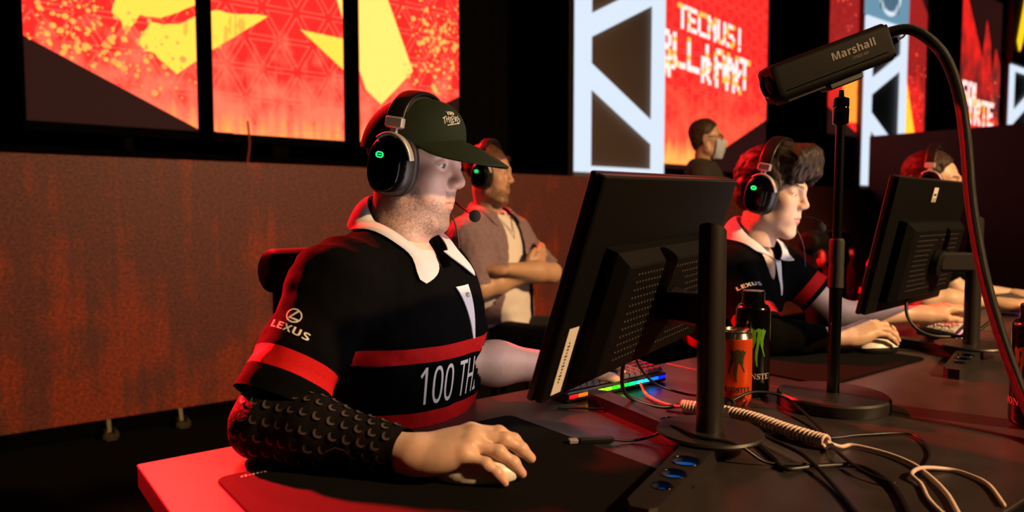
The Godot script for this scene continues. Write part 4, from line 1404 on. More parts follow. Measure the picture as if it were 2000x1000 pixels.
	var o2 := {"seed": 15, "top": lin(214, 42, 38), "low": lin(250, 96, 66), "foot": lin(254, 196, 92), "line": lin(214, 108, 92), "fade": [1.85, 2.75], "cell": 0.24,
		"shape": PackedVector2Array([Vector2(5.8, 1.67), Vector2(6.66, 1.67), Vector2(8.2, 2.40), Vector2(8.2, 4.4), Vector2(5.8, 4.4)]),
		"words": [["TECNUS!", 6.26, 3.42, 0.029, 0.10], ["BLLIANT", 5.95, 3.12, 0.040, 0.10], ["OF", 5.95, 2.86, 0.026, 0.10], ["RITK", 6.68, 2.90, 0.032, 0.10]], "splats": [[Vector2(6.1, 3.5), Vector2(0.1, 0.05), 8, lin(255, 250, 245)]]}
	screen_mat("screen_words", led_image(400, 505, r2.position.x, r2.end.x, r2.position.y, r2.end.y, o2))
	led_panel("led_screen", "red LED screen with blurred white block letters beside the white tower", 5.93, 7.96, 1.62, 4.15, r2, M.screen_words, Color(1.0, 0.20, 0.10), 0.8)
	var r3 := Rect2(9.35, 2.2, 3.05, 2.5)
	var o3 := {"seed": 25, "top": lin(150, 30, 28), "low": lin(236, 40, 34), "foot": lin(244, 60, 40), "line": lin(150, 60, 54), "fade": [2.3, 3.4], "cell": 0.26,
		"shape": PackedVector2Array([Vector2(9.3, 2.62), Vector2(10.4, 2.2), Vector2(12.5, 2.2), Vector2(12.5, 4.15), Vector2(11.8, 4.8), Vector2(9.3, 4.8)]),
		"polys": [[PackedVector2Array([Vector2(11.42, 3.50), Vector2(11.62, 3.36), Vector2(12.1, 2.2), Vector2(11.3, 2.2)]), lin(255, 224, 60), 0.0], [PackedVector2Array([Vector2(9.75, 3.1), Vector2(10.2, 3.3), Vector2(10.2, 2.4), Vector2(9.9, 2.4)]), lin(255, 170, 60), 0.10]],
		"splats": [[Vector2(11.95, 3.0), Vector2(0.25, 0.35), 160, lin(255, 96, 72)], [Vector2(9.8, 4.2), Vector2(0.25, 0.35), 60, lin(255, 120, 90)]]}
	screen_mat("screen_shards", led_image(300, 246, r3.position.x, r3.end.x, r3.position.y, r3.end.y, o3))
	led_panel("led_screen", "narrow red LED screen behind the camera stand and second white tower", 9.40, 12.35, 2.22, 4.66, r3, M.screen_shards, Color(1.0, 0.12, 0.08), 0.8)
	var r4 := Rect2(13.6, 2.5, 1.95, 2.6)
	var o4 := {"seed": 35, "top": lin(220, 36, 30), "low": lin(92, 34, 30), "foot": lin(220, 50, 36), "line": lin(120, 50, 44), "fade": [2.9, 4.5], "cell": 0.26,
		"shape": PackedVector2Array([Vector2(13.7, 2.4), Vector2(15.5, 2.4), Vector2(15.5, 3.8), Vector2(15.2, 4.15), Vector2(15.05, 3.6), Vector2(14.95, 4.2), Vector2(14.75, 4.6), Vector2(14.6, 3.9), Vector2(13.85, 4.9), Vector2(13.7, 4.9)]),
		"words": [["SOL", 13.75, 3.42, 0.045, 0.0], ["STRTE", 13.72, 3.15, 0.050, 0.0]], "splats": [[Vector2(15.2, 3.0), Vector2(0.12, 0.3), 60, lin(255, 130, 90)]]}
	screen_mat("screen_spikes", led_image(200, 266, r4.position.x, r4.end.x, r4.position.y, r4.end.y, o4))
	led_panel("led_screen", "far red LED screen with spiked top seen right of the camera cable", 13.66, 15.45, 2.55, 5.0, r4, M.screen_spikes, Color(1.0, 0.12, 0.08), 0.7)
	tower(4.655, "nearest white lattice light tower behind the first monitor", 0)
	tower(10.15, "white lattice light tower behind the camera stand pole", 0)
	tower(15.60, "far white lattice light tower with yellow emblem at right edge", 1)
	# stage lights hung from the ceiling, outside the picture
	mat("lamp_black", Color(0.05, 0.05, 0.05), 0.5)
	stage_light(KEY_AT, KEY_TO, glow("lamp_warm", Color(1.0, 0.86, 0.68), 3.0), "warm stage spotlight hung in front of the players")
	stage_light(WASH_AT, WASH_TO, glow("lamp_red", Color(1.0, 0.10, 0.10), 3.0), "red stage spotlight hung behind the left end of the partition")
	stage_light(BACK_AT, BACK_TO, M.lamp_red, "red stage spotlight hung above the second LED screen")
	# thin cable below the second screen; the red light on it is painted in
	mat("red_lit_cable", Color(0.5, 0.08, 0.07), 0.5)  # red reflection put into the base colour, not a red sheath
	single("hanging_cable", tube(curve([Vector3(0, 1.78, 0), Vector3(0.01, 1.62, 0.0), Vector3(-0.005, 1.50, 0.0), Vector3(0.0, 1.38, 0.01)], 5), 0.008, 6), M.red_lit_cable, "thin cable hanging below the second LED screen, red light painted into its colour", "cable", Vector3(1.62, 0, -5.16))

# ------------------------------------------------------------------ desks and what stands on them
const DY := 0.74

func desks() -> void:
	grain(mat("desk", Color(0.195, 0.172, 0.172), 0.34, 0.0, 0.55), noise_tex(0.03, 256, 4, false, 31, ramp(Color(0.80, 0.78, 0.78), Color.WHITE)), 1.2)
	mat("desk_edge", Color(0.03, 0.03, 0.03), 0.7, 0.0, 0.2)
	mat("desk_leg", Color(0.06, 0.06, 0.06), 0.4, 0.5)
	var names := ["dark laminate desk with red-lit free corner in the foreground", "dark laminate desk where the second player rests his arms", "dark laminate desk behind the far monitor", "last dark laminate desk at the far end of the row"]
	for k in 4:
		var x0 := 0.203 + 1.255 * k
		var root := thing("desk", names[k], "desk", Transform3D(Basis(), Vector3(x0 + 0.6275, 0, -0.788)), "row of player desks")
		part("desk_top", box(Vector3(1.252, 0.004, 0.90), Vector3(0, DY - 0.002, 0), 0.0015), M.desk, root)
		part("core_board", box(Vector3(1.250, 0.034, 0.898), Vector3(0, DY - 0.021, 0), 0.003), M.desk_edge, root)
		part("front_panel", box(Vector3(1.15, 0.45, 0.018), Vector3(0, 0.46, 0.36), 0.002), M.desk_edge, root)
		for sx: float in [-0.56, 0.56]:
			for sz: float in [-0.38, 0.38]:
				part("leg", box(Vector3(0.045, 0.69, 0.045), Vector3(sx, 0.345, sz), 0.004), M.desk_leg, root)

func mouse_pad(x0: float, x1: float, z0: float, z1: float, label: String, word: bool) -> void:
	var root := thing("mouse_pad", label, "mouse pad", Transform3D(Basis(), Vector3((x0 + x1) / 2, DY, (z0 + z1) / 2)), "black cloth mouse pads")
	var p := rrect(x1 - x0, z1 - z0, 0.018, 5)
	part("cloth", extrude(p, 0.004, Transform3D(Basis(Vector3.RIGHT, -PI / 2), Vector3.ZERO), 0.0008), M.pad_cloth, root)
	if word:
		# worn print, no longer legible
		var w := Msh.new()
		for k in 19:
			var hh := 0.0030 + 0.0016 * sin(k * 2.3)
			var px := 0.052 - k * 0.0058
			w.add(flatpoly(PackedVector2Array([Vector2(px - 0.0022, -hh), Vector2(px + 0.0016, -hh * 0.8), Vector2(px + 0.0024, hh), Vector2(px - 0.0012, hh * 0.7)])))
		w.v = Transform3D(Basis(Vector3.UP, PI) * Basis(Vector3.RIGHT, -PI / 2), Vector3(-(x1 - x0) / 2 + 0.085, 0.0044, -(z1 - z0) / 2 + 0.020)) * w.v
		tag(part("print", w.smooth(), M.print_pale, root), "pale worn lettering along the edge")

func mouse(x: Transform3D, label: String, side: Material) -> void:
	var root := thing("computer_mouse", label, "mouse", x, "white gaming mice")
	var L := [ell(Vector3(0, 0.010, 0), Vector3(0.031, 0.028, 0.062)), hs(Vector3(0, 0.0015, 0), Vector3.DOWN, 0.003)]
	var m := net(L, 0.0025)
	var two := m.split(func(p, _n): return p.y - 0.012 - 0.010 * absf(p.x) / 0.031)
	part("shell", two[0], M.mouse_white, root)
	part("side", two[1], side, root)
	part("wheel", lathe([Vector2(0.002, -0.004), Vector2(0.0085, -0.004), Vector2(0.0085, 0.004), Vector2(0.002, 0.004)], 16, Vector3(0, 0.0315, 0.036), Basis(Vector3.BACK, PI / 2)), M.black_satin, root)
	part("button_gap", box(Vector3(0.0014, 0.004, 0.030), Vector3(0, 0.0340, 0.032), 0.0002, Basis(Vector3.RIGHT, 0.36)), M.black_satin, root)

func keyboard(x: Transform3D, label: String, hues: Array, keys: Material, rows := 5, cols := 14, power := 1.0) -> void:
	# local: +z toward the camera side (rear edge with the lights), x along the rows
	var root := thing("keyboard", label, "keyboard", x, "backlit keyboards")
	var w := cols * 0.0192 + 0.012
	var d := rows * 0.0192 + 0.012
	part("case", box(Vector3(w, 0.022, d), Vector3(0, 0.013, 0), 0.003), M.black_satin, root)
	var cap_m := Msh.new()
	var a := 0.0085; var b := 0.0064
	var rings := []
	for r in [[a, 0.0], [a, 0.002], [b, 0.0088], [b - 0.0008, 0.0095]]:
		rings.append(PackedVector3Array([Vector3(r[0], r[1], r[0]), Vector3(r[0], r[1], -r[0]), Vector3(-r[0], r[1], -r[0]), Vector3(-r[0], r[1], r[0])]))
	cap_m = loft(rings).crease(30.0)
	var cm := cap_m.mesh()
	for r in rows:
		for c in cols:
			var o := part("key", cm, keys, root)
			o.position = Vector3((c - (cols - 1) / 2.0) * 0.0192, 0.025 + 0.0010 * (rows - r), (r - (rows - 1) / 2.0) * 0.0192)
	for k in 12:
		var h: Color = hues[k * hues.size() / 12]
		var key := "led_%d_%d_%d" % [h.r8, h.g8, h.b8]
		if not M.has(key): glow(key, h, 1.6)
		tag(part("led_window", box(Vector3(w / 13.5, 0.0075, 0.003), Vector3((k - 5.5) * w / 12.3, 0.0145, d / 2 + 0.0008), 0.001), M[key], root), "small glowing coloured window")
	for k in 3:
		var h: Color = hues[(k * 2 + 1) * hues.size() / 6]
		var l := OmniLight3D.new()
		l.name = "led_light"
		root.add_child(l, true)
		l.position = Vector3((k - 1) * w / 3.2, 0.014, d / 2 + 0.008)
		l.light_color = h
		l.light_energy = 0.0002 * power
		l.light_size = 0.01
		l.omni_range = 6.0
		l.omni_attenuation = 2.0
		l.shadow_enabled = true

func monitor(bl: Vector3, yaw: float, tilt: float, roll: float, post: Vector3, legs: Array, label: String, tall: Array, sticker: int) -> void:
	var w := 0.60; var h := 0.36
	var root := thing("monitor", label, "monitor", Transform3D(Basis(), post), "black monitors on V-shaped stands")
	var a := deg_to_rad(yaw); var t := deg_to_rad(tilt)
	var u := Vector3(sin(a), 0, -cos(a))
	var n := Vector3(cos(a), 0, sin(a))
	var v := Vector3.UP * cos(t) + n * sin(t)
	var rl := deg_to_rad(roll)
	var u0 := u
	u = u0 * cos(rl) + v * sin(rl)
	v = v * cos(rl) - u0 * sin(rl)
	var nn := u.cross(v).normalized()      # away from the screen side, tipped down
	var X := Transform3D(Basis(u, v, nn), bl + u * w / 2 + v * h / 2)
	var put := func(m: Msh) -> Msh: return Msh.new().add(m, X)
	var shell := part("back_shell", put.call(box(Vector3(w, h, 0.016), Vector3(0, 0, -0.002), 0.003)), M.monitor_black, root, true)
	part("bezel", put.call(box(Vector3(w + 0.004, h + 0.004, 0.012), Vector3(0, 0, -0.014), 0.002)), M.black_satin, root, true)
	part("top_lip", put.call(box(Vector3(w + 0.001, 0.006, 0.022), Vector3(0, h / 2 - 0.002, -0.006), 0.002)), M.monitor_edge, root, true)
	tag(part("screen", put.call(box(Vector3(w - 0.02, h - 0.022, 0.002), Vector3(0, 0.001, -0.0203), 0.0)), M.monitor_screen, root, true), "bright screen facing the player")
	var al := AreaLight3D.new()
	al.name = "screen_light"
	root.add_child(al)
	al.area_size = Vector2(w - 0.02, h - 0.022)
	al.light_color = Color(1.0, 0.92, 0.90)
	al.light_energy = 0.16 if sticker == 0 else 0.09
	al.area_range = 20.0
	al.shadow_enabled = true
	al.global_transform = X * Transform3D(Basis(), Vector3(0, 0, -0.026))
	# raised housing over the lower two thirds
	var rings := []
	for r in [[0.232, -0.150, 0.070, 0.004], [0.230, -0.146, 0.068, 0.026], [0.216, -0.136, 0.052, 0.044], [0.212, -0.132, 0.048, 0.046]]:
		var hw: float = r[0]; var y0: float = r[1]; var y1: float = r[2]; var z: float = r[3]
		rings.append(PackedVector3Array([Vector3(hw, y0, z), Vector3(hw, y1, z), Vector3(-hw, y1, z), Vector3(-hw, y0, z)]))
	rings.reverse()
	part("rear_housing", put.call(loft(rings).crease(20.0)), M.monitor_black, root, true)
	var dots := Msh.new()
	for r in 12:
		for c in 30:
			var p := Vector3(-0.175 + c * 0.0115, 0.036 - r * 0.0135, 0.0462)
			if Vector2(p.x - 0.0, p.y + 0.04).length() < 0.065: continue
			dots.add(extrude(rrect(0.0052, 0.0036, 0.0017, 1), 0.0008, Transform3D(Basis(), p)))
	var dm := part("vent_dots", put.call(dots), M.vent_dot, shell)
	tag(dm, "rows of small vent dots", "", "", "stuff")
	# stand
	var px: Vector3 = X * Vector3(0, -0.04, 0.046)
	var arm_y := px.y
	var nb := n
	part("swivel", lathe([Vector2(0.018, 0), Vector2(0.036, 0.004), Vector2(0.036, 0.020), Vector2(0.024, 0.026)], 24, px, Basis(Vector3.RIGHT.cross(nn).normalized(), nn, Vector3.RIGHT).orthonormalized()), M.black_satin, root, true)
	var head := Vector3(post.x, arm_y, post.z)
	part("arm", box(Vector3(0.052, 0.052, maxf(px.distance_to(head) - 0.01, 0.02)), px.lerp(head, 0.5), 0.006, Basis.looking_at((px - head).normalized(), Vector3.UP)), M.stand_base, root, true)
	var rings2 := []
	for k in 2:
		var ring := PackedVector3Array()
		for s in 28:
			var g := TAU * s / 28.0
			var ox: float = -cos(g) * tall[1]; var oz: float = sin(g) * tall[1] * 0.85
			var y: float = DY + 0.026 if k == 0 else tall[0] + ox * -0.45
			ring.append(Vector3(post.x, y, post.z) + u * ox + nb * oz)
		rings2.append(ring)
	part("post", loft(rings2).crease(40.0), M.stand_post, root, true)
	part("base_plate", lathe([Vector2(0.0, 0), Vector2(0.086, 0), Vector2(0.088, 0.004), Vector2(0.086, 0.008), Vector2(0.0, 0.008)], 40, Vector3(post.x, DY + 0.024, post.z)), M.stand_base, root, true)
	for l in legs:
		var tip: Vector3 = l[0]
		var from := Vector3(post.x, DY, post.z)
		var dir := (tip - from).normalized()
		var len := tip.distance_to(from)
		var side := Vector3.UP.cross(dir)
		var comb := CSGCombiner3D.new()
		comb.name = "base_leg"
		root.add_child(comb, true)
		comb.global_transform = Transform3D(Basis(side, Vector3.UP, dir), from)
		var poly := CSGPolygon3D.new()
		poly.polygon = PackedVector2Array([Vector2(-0.026, 0.0), Vector2(-0.022, len - 0.02), Vector2(-0.010, len), Vector2(0.014, len), Vector2(0.022, len - 0.012), Vector2(0.030, 0.0)])
		poly.depth = 0.024
		poly.material = M.stand_base
		poly.name = "leg_bar"
		comb.add_child(poly)
		poly.transform = Transform3D(Basis(Vector3(1, 0, 0), Vector3(0, 0, 1), Vector3(0, -1, 0)), Vector3(0, 0.024, 0) + Vector3(0, -0.0, 0))
		poly.position.y = 0.0
		for q in l[1]:
			var cy := CSGCylinder3D.new()
			cy.radius = q[1]; cy.height = 0.036; cy.sides = 28
			cy.operation = CSGShape3D.OPERATION_SUBTRACTION
			cy.material = M.stand_base
			cy.name = "hole"
			comb.add_child(cy)
			cy.position = Vector3(0.003, 0.026, q[0])
			var w3: Vector3 = from + dir * q[0] + side * 0.003
			part("blue_light", lathe([Vector2(0, 0), Vector2(q[1] - 0.0005, 0), Vector2(q[1] - 0.0005, 0.003), Vector2(0, 0.003)], 24, w3 + Vector3.UP * 0.0125), M.hole_blue, root, true)
			var rim := PackedVector3Array()
			for e in 25: rim.append(w3 + Vector3(cos(TAU * e / 24.0) * q[1], 0.024, sin(TAU * e / 24.0) * q[1]))
			part("hole_rim", tube(rim, 0.0014, 6), M.black_gloss, root, true)
	# paper stickers
	if sticker == 0:
		var s := part("sticker", put.call(box(Vector3(0.030, 0.112, 0.0008), Vector3(-w / 2 + 0.038, -h / 2 + 0.066, 0.0066), 0.0)), M.paper, root, true)
		tag(s, "white paper sticker with small grey print")
		var pr := Msh.new()
		for k in 13: pr.add(box(Vector3(0.0035 + 0.002 * (k % 3), 0.0028, 0.0003), Vector3(-w / 2 + 0.036, -h / 2 + 0.030 + k * 0.0056, 0.0072), 0.0))
		part("sticker_print", put.call(pr), M.ink, s)
	else:
		var s := part("sticker", put.call(box(Vector3(0.036, 0.040, 0.0008), Vector3(-0.005, h / 2 - 0.040, 0.0066), 0.0)), M.paper, root, true)
		tag(s, "small white label at the top of the back")
		var pr := Msh.new()
		pr.add(box(Vector3(0.022, 0.006, 0.0003), Vector3(-0.005, h / 2 - 0.040, 0.0072), 0.0))
		for k in 4: pr.add(box(Vector3(0.026, 0.0012, 0.0003), Vector3(-0.005, h / 2 - 0.050 - k * 0.0026, 0.0072), 0.0))
		part("sticker_print", put.call(pr), M.ink, s)

func claw(cx: Vector3, r: float, y0: float, y1: float, ang: float, col: Material, parent: Node3D, called: String) -> void:
	# three ragged strokes round a can
	var m := Msh.new()
	var rng := RandomNumberGenerator.new()
	rng.seed = 5
	for k in 3:
		var ux := (k - 1) * 0.0135
		var top := y1 - 0.003 * absf(k - 1)
		var bot: float = y0 + [0.016, 0.0, 0.020][k]
		var l := PackedVector2Array(); var rr := PackedVector2Array()
		for s in 11:
			var t := s / 10.0
			var wd := lerpf(0.0048, 0.0012, t) + rng.randf_range(-0.0009, 0.0009)
			var bend := 0.003 * sin(t * 5.0 + k) + (0.0035 * (1.0 - t) * (1 - k) if k != 1 else 0.0)
			l.append(Vector2(ux + bend - wd, lerpf(top, bot, t)))
			rr.append(Vector2(ux + bend + wd, lerpf(top, bot, t)))
		rr.reverse()
		l.append_array(rr)
		m.add(flatpoly(l))
	for k in 2:
		var ux := (k - 0.5) * 0.0135
		m.add(flatpoly(PackedVector2Array([Vector2(ux - 0.007, y1 - 0.008), Vector2(ux - 0.006, y1 + 0.002), Vector2(ux, y1 - 0.003), Vector2(ux + 0.006, y1 + 0.001), Vector2(ux + 0.007, y1 - 0.008), Vector2(ux, y1 - 0.006)])))
	part(called, laid(m, func(q: Vector2) -> Vector3: return cx + Vector3(sin(ang + q.x / r) * (r + 0.0005), q.y, cos(ang + q.x / r) * (r + 0.0005)), 0.005), col, parent)

func cyl_text(text: String, h: float, r: float, y: float, ang: float, col: Material, parent: Node3D, stretch := 1.0) -> void:
	var t := letters(text, h, true, "Droid Serif")
	part("lettering", laid(t, func(q: Vector2) -> Vector3:
		var a := ang + q.x * stretch / r
		return Vector3(sin(a) * (r + 0.0005), y + q.y, cos(a) * (r + 0.0005)), 0.004), col, parent)

func cans() -> void:
	var to_cam := atan2(-1.26, 0.88)
	var can := thing("energy_drink_can", "tall orange energy drink can beside the monitor post", "can", Transform3D(Basis(), Vector3(1.262, DY, -0.884)))
	part("can_body", lathe([Vector2(0, 0.004), Vector2(0.022, 0.002), Vector2(0.025, 0.0), Vector2(0.031, 0.010), Vector2(0.0330, 0.016), Vector2(0.0330, 0.134), Vector2(0.0318, 0.139)], 40), M.can_orange, can)
	part("can_neck", lathe([Vector2(0.0318, 0.139), Vector2(0.0275, 0.149), Vector2(0.0268, 0.152), Vector2(0.0278, 0.1545), Vector2(0.0262, 0.1565), Vector2(0.0250, 0.153), Vector2(0.0, 0.1525)], 40), M.can_silver, can)
	part("pull_tab", box(Vector3(0.012, 0.0016, 0.022), Vector3(0.003, 0.1545, 0.006), 0.0006), M.can_silver, can)
	claw(Vector3.ZERO, 0.0330, 0.052, 0.118, to_cam + 0.10, M.claw_olive, can, "claw_mark")
	cyl_text("MONSTER", 0.0105, 0.0330, 0.036, to_cam + 0.12, M.ink, can, 0.82)
	cyl_text("ULTRA", 0.0055, 0.0330, 0.022, to_cam + 0.3, M.ink, can, 0.9)
	var spots := [[Vector3(1.352, DY, -0.905), "black energy drink bottle behind the orange can", 0.55], [Vector3(1.560, DY, -0.452), "black energy drink bottle cut off by the right picture edge", -0.25]]
	for s in spots:
		var b := thing("energy_drink_bottle", s[1], "bottle", Transform3D(Basis(), s[0]), "black aluminium drink bottles")
		var ca: float = atan2(-s[0].x, -s[0].z)
		part("bottle_body", lathe([Vector2(0, 0.003), Vector2(0.026, 0.0), Vector2(0.034, 0.006), Vector2(0.0365, 0.014), Vector2(0.0365, 0.185), Vector2(0.0345, 0.192), Vector2(0.030, 0.198), Vector2(0.022, 0.201), Vector2(0.021, 0.206)], 40), M.bottle_black, b)
		part("screw_cap", lathe([Vector2(0.021, 0.204), Vector2(0.0235, 0.205), Vector2(0.0240, 0.224), Vector2(0.0225, 0.228), Vector2(0.0, 0.228)], 40), M.bottle_cap, b)
		part("cap_ring", lathe([Vector2(0.0225, 0.2005), Vector2(0.0245, 0.201), Vector2(0.0245, 0.2040), Vector2(0.0225, 0.2045)], 40), M.bottle_cap, b)
		claw(Vector3.ZERO, 0.0365, 0.070, 0.150, ca + s[2] - 0.25, M.claw_green, b, "claw_mark")
		cyl_text("MONSTER", 0.0125, 0.0365, 0.048, ca + s[2] - 0.28, M.print_pale, b, 0.92)

func cam_rig() -> void:
	var base := Vector3(1.408, DY, -0.752)
	var top := Vector3(1.432, 1.362, -0.764)
	var up := (top - base).normalized()
	var rb := Basis(up.cross(Vector3.BACK).normalized(), up, up.cross(Vector3.BACK).normalized().cross(up)).orthonormalized()
	var st := thing("camera_stand", "black telescopic stand with round base holding the camera", "stand", Transform3D(Basis(), base))
	part("round_base", lathe([Vector2(0, 0), Vector2(0.106, 0), Vector2(0.108, 0.004), Vector2(0.108, 0.022), Vector2(0.104, 0.026), Vector2(0.0, 0.028)], 48), M.stand_base, st)
	part("lower_tube", lathe([Vector2(0.0125, 0.02), Vector2(0.0125, 0.25), Vector2(0.0, 0.25)], 20, Vector3.ZERO, rb), M.tube_black, st)
	part("clutch", lathe([Vector2(0.012, 0.24), Vector2(0.0155, 0.243), Vector2(0.0150, 0.285), Vector2(0.0142, 0.290), Vector2(0.0150, 0.295), Vector2(0.0150, 0.337), Vector2(0.0125, 0.343), Vector2(0.0, 0.343)], 24, Vector3.ZERO, rb), M.rubber, st)
	part("upper_tube", lathe([Vector2(0.0092, 0.33), Vector2(0.0092, 0.60), Vector2(0.0, 0.60)], 20, Vector3.ZERO, rb), M.tube_black, st)
	part("ball_head", lathe([Vector2(0.010, 0.575), Vector2(0.0155, 0.578), Vector2(0.0160, 0.606), Vector2(0.0148, 0.610), Vector2(0.0160, 0.613), Vector2(0.0155, 0.628), Vector2(0.006, 0.632), Vector2(0.005, 0.645), Vector2(0.0, 0.645)], 24, Vector3.ZERO, rb), M.black_gloss, st)
	# camera body: front end (lens) low left, rear end high right
	var front := Vector3(1.296, 1.388, -0.842)
	var rear := Vector3(1.496, 1.478, -0.716)
	var mid := (front + rear) * 0.5
	var fz := (front - rear).normalized()
	var sx := Vector3.UP.cross(fz).normalized()
	var X := Transform3D(Basis(sx, fz.cross(sx).normalized(), fz), mid)
	var len := front.distance_to(rear)
	var cm := thing("video_camera", "long black box camera with white lettering on the desk stand", "camera", X)
	var prof := rrect(0.066, 0.076, 0.014, 5)
	var rings := []
	for r in [[-len / 2, 0.92], [-len / 2 + 0.004, 1.0], [len / 2 - 0.012, 1.0], [len / 2 - 0.002, 0.94], [len / 2, 0.90]]:
		var ring := PackedVector3Array()
		for p in prof: ring.append(Vector3(p.x * r[1], p.y * r[1], r[0]))
		rings.append(ring)
	part("camera_body", loft(rings).crease(35.0), M.camera_black, cm)
	var side_x := -0.0335
	part("side_groove", box(Vector3(0.0012, 0.0018, len - 0.03), Vector3(side_x + 0.0, -0.020, 0.0), 0.0), M.black_gloss, cm)
	part("side_groove", box(Vector3(0.0012, 0.0018, len - 0.03), Vector3(-side_x, -0.020, 0.0), 0.0), M.black_gloss, cm)
	part("rear_plate", box(Vector3(0.058, 0.066, 0.006), Vector3(0, 0, -len / 2 - 0.002), 0.003), M.black_satin, cm)
	part("lens", lathe([Vector2(0.0, 0), Vector2(0.024, 0), Vector2(0.024, 0.008), Vector2(0.019, 0.009), Vector2(0.016, 0.004), Vector2(0.0, 0.005)], 28, Vector3(0, 0, len / 2 - 0.002), Basis(Vector3.RIGHT, PI / 2)), M.black_gloss, cm)
	part("mount_shoe", box(Vector3(0.040, 0.014, 0.075), Vector3(0, -0.044, -0.020), 0.003), M.black_satin, cm)
	part("lens_foot", box(Vector3(0.052, 0.006, 0.085), Vector3(0, -0.040, 0.070), 0.002), M.black_satin, cm)
	var tx := letters("Marshall", 0.0165, true)
	tx.v = Transform3D(Basis(Vector3.UP, PI / 2), Vector3(0.0336, 0.010, -0.045)) * tx.v
	for k in tx.v.size(): tx.v[k].z = -0.045 + (tx.v[k].z + 0.045) * 1.12
	tag(part("lettering", tx.smooth(), M.camera_print, cm), "pale grey lettering")
	var t3 := letters("CV503-WP", 0.0058, false)
	t3.v = Transform3D(Basis(Vector3.UP, PI / 2), Vector3(0.0336, -0.0065, -0.055)) * t3.v
	part("lettering", t3.smooth(), M.camera_print_dim, cm)
	# braided cable that leaves the back of the camera and hangs to the desk
	var pts := [rear + X.basis.y * 0.018 - fz * 0.004, Vector3(1.517, 1.500, -0.669), Vector3(1.528, 1.452, -0.619), Vector3(1.529, 1.377, -0.587), Vector3(1.517, 1.277, -0.564), Vector3(1.510, 1.150, -0.547), Vector3(1.512, 1.026, -0.524), Vector3(1.508, 0.924, -0.494), Vector3(1.496, 0.837, -0.459), Vector3(1.475, 0.775, -0.425), Vector3(1.440, 0.753, -0.395), Vector3(1.380, 0.751, -0.370)]
	var cp := curve(pts, 8)
	var cb := thing("camera_cable", "thick black braided cable curving down from the camera", "cable", Transform3D(Basis(), Vector3(1.38, DY, -0.37)))
	part("sheath", tube(cp, 0.0105, 12), M.braid, cb, true)
	part("connector", tube(PackedVector3Array([rear - X.basis.y * 0.004 - fz * 0.002, rear - X.basis.y * 0.004 - fz * 0.032]), 0.0065, 12), M.black_satin, cb, true)
	part("thin_lead", tube(curve([rear - X.basis.y * 0.004 - fz * 0.030, rear - X.basis.y * 0.002 - fz * 0.048, rear + X.basis.y * 0.006 - fz * 0.055, rear + X.basis.y * 0.018 - fz * 0.046], 8), 0.0022, 8), M.black_satin, cb, true)

func lead(called: String, label: String, pts: Array, r: float, m: Material, cat := "cable") -> MeshInstance3D:
	var b: Vector3 = pts[0]
	var q := []
	for p: Vector3 in pts: q.append(p - b)
	return single(called, tube(curve(q, 8), r, 8), m, label, cat, b, "cables on the desk")

